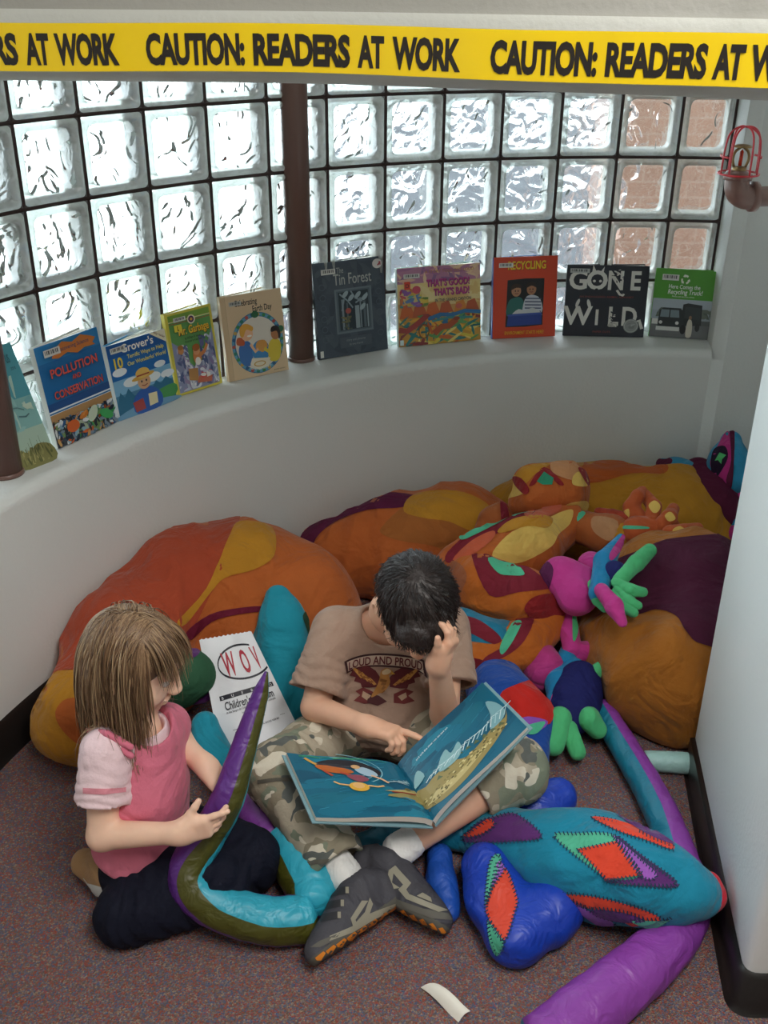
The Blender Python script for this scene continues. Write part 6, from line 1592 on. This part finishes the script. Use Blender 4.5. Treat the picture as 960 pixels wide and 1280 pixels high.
    strands(mb, [(p, d + V((rnd.gauss(0, .3), rnd.gauss(0, .3), .1))) for p, d in rnd.sample(roots, 45)], HM, step=.0125, n=26, r=.0009, grav=.36, coll=[(P(0, -.012, .022), ax, (.0845, .1, .092)), face], seed=51, jit=.3, lmin=.6)
    ho = mb.build('hair', root); ho['label'] = 'long straight light brown hair'
    # pale pink t-shirt under the vest
    sd = Sdf(.004); hem = sN * .42 + eN * .58 + V((-.002, -.003, 0)); hemF = sF * .86 + eF * .14
    sd.cap(sN, hem, .045, .050, .03); sd.cap(sF, hemF, .032, .031, .03)
    sd.disp(folds(sN, hem, .005, 140, .08, 1)); dN = unit(hem - sN)
    sd._reg(np.array(hem + dN * .055) - .055, np.array(hem + dN * .055) + .055, lambda X, Y, Z: -((X - hem.x) * dN.x + (Y - hem.y) * dN.y + (Z - hem.z) * dN.z), 0, 's')
    sd.cap(hem - dN * .04, hem + dN * .03, .039, .045, .004, 's')
    sd.ell(che, (.094, .070, .10), tax, .04); sd.cap(sN + tr_ * .02, sF - tr_ * .03, .041, .034, .04); sd.cap(nek + V((.010, -.004, -.045)), nek + V((.006, 0, -.004)), .054, .047, .02)
    sd.cap(nek - V((0, 0, .01)), nek + V((.012, 0, .07)), .038, .050, .006, 's')
    mb = MB(); sdf_to(mb, sd, mat('#f0d2d6', 'fabric')); bv = mb.bvh(); tr2 = MB()
    decal(tr2, bv, [(104, 985), (130, 986), (157, 984), (157, 990), (130, 993), (104, 992)], mat('#e0909c', 'fabric'), .0018, 4, None, False)
    mb.merge(tr2); mb.build('shirt', root)['label'] = 'pale pink short sleeved shirt'
    # pink vest
    M_V = mat('#d9768c', 'fabric'); sd = Sdf(.004); low = W(152, 1078, y=1.545)
    sd.ell(pel + V((-.012, 0, .012)), (.102, .09, .075), tax, .05); sd.ell((pel + che) / 2, (.098, .078, .09), tax, .05); sd.ell(che, (.099, .076, .10), tax, .04)
    sd.cap(sN * .7 + sF * .3 + V((0, 0, -.01)), sF + V((-.006, 0, -.006)), .043, .045, .03)
    sd.cap(low, pel, .055, .07, .04); sd.cap(che + V((.004, -.004, .03)), nek + V((.010, .004, -.026)), .072, .054, .07)
    sd.disp(folds(che, pel, .005, 80, .07, 4)); sd.disp(wob(.0015, 45, 9))
    sd.cap(sN - tr_ * .03 + V((0, 0, .0)), sN * .55 + eN * .45 - tr_ * .02, .058, .055, .01, 's')
    sd.cap(nek + V((.006, -.002, -.012)), nek + V((0.01, 0, .08)), .050, .060, .008, 's')
    sd.plane((-.45, 1.55, .085), (-.35, .1, -1), .008)
    mb = MB(); sdf_to(mb, sd, M_V); mb.build('vest', root)
    sd = Sdf(.003)
    for o in (.0, .020):
        a_ = sN + V((-.034 + o * .3, .028 - o * .2, .030 - o * .55)); b_ = sN + V((.056, -.018 - o * .2, .028 - o * .9))
        sd.chain([a_, (a_ + b_) / 2 + V((-.0, -.012, .022)), b_], [.0065, .0065, .0065], .002)
    mb = MB(); sdf_to(mb, sd, M_V); mb.build('strap', root)
    # navy trousers
    sd = Sdf(.0042)
    sd.ell(pel + V((0, 0, -.02)), (.095, .085, .07), tax, .04)
    sd.chain([hN, kN], [.078, .062], .03); sd.chain([hF, kF], [.075, .062], .03)
    sd.chain([kN + V((.004, 0, -.025)), aN + V((-.004, 0, .0))], [.055, .052], .03); sd.chain([kF + V((0, 0, -.03)), W(225, 1065, z=.05)], [.05, .05], .02)
    sd.chain([aN + V((0, .0, .01)), aN + V((-.03, -.01, .0))], [.055, .058], .02)
    sd.disp(folds(hN, kN, .009, 90, .10, 2)); sd.disp(folds(kN, aN, .008, 100, .10, 5)); sd.disp(wob(.002, 45, 3)); sd.plane((0, 0, .004), (0, 0, -1), .01)
    mb = MB(); sdf_to(mb, sd, mat('#0e1122', 'fabric')); mb.build('trousers', root)
    # shoe behind her
    sd = Sdf(.003); a_, b_ = W(160, 1112, z=.045), W(112, 1082, z=.045); d = unit(b_ - a_)
    sd.chain([a_ + d * -.02, a_ + d * .05, b_ + d * .012], [.034, .036, .030], .02); sd.chain([a_ + V((0, 0, .0)), W(134, 1078, z=.07)], [.03, .03], .02)
    sd.plane((0, 0, .004), (0, 0, -1), .006)
    mb = MB(); sdf_to(mb, sd, mat('#a8845c', 'fabric', .6)); bv = mb.bvh(); tr3 = MB()
    decal(tr3, bv, [(92, 1104), (110, 1104), (140, 1112), (166, 1112), (166, 1136), (140, 1132), (108, 1114)], mat('#c6c8c4', 'print', .35), .0018, 4); decal(tr3, bv, [(140, 1124), (160, 1116), (168, 1120), (164, 1138), (150, 1134)], mat('#e6dcdc', 'print', .5), .0026, 4)
    mb.merge(tr3); mb.build('shoe', root)['label'] = 'tan and silver shoe'
girl()
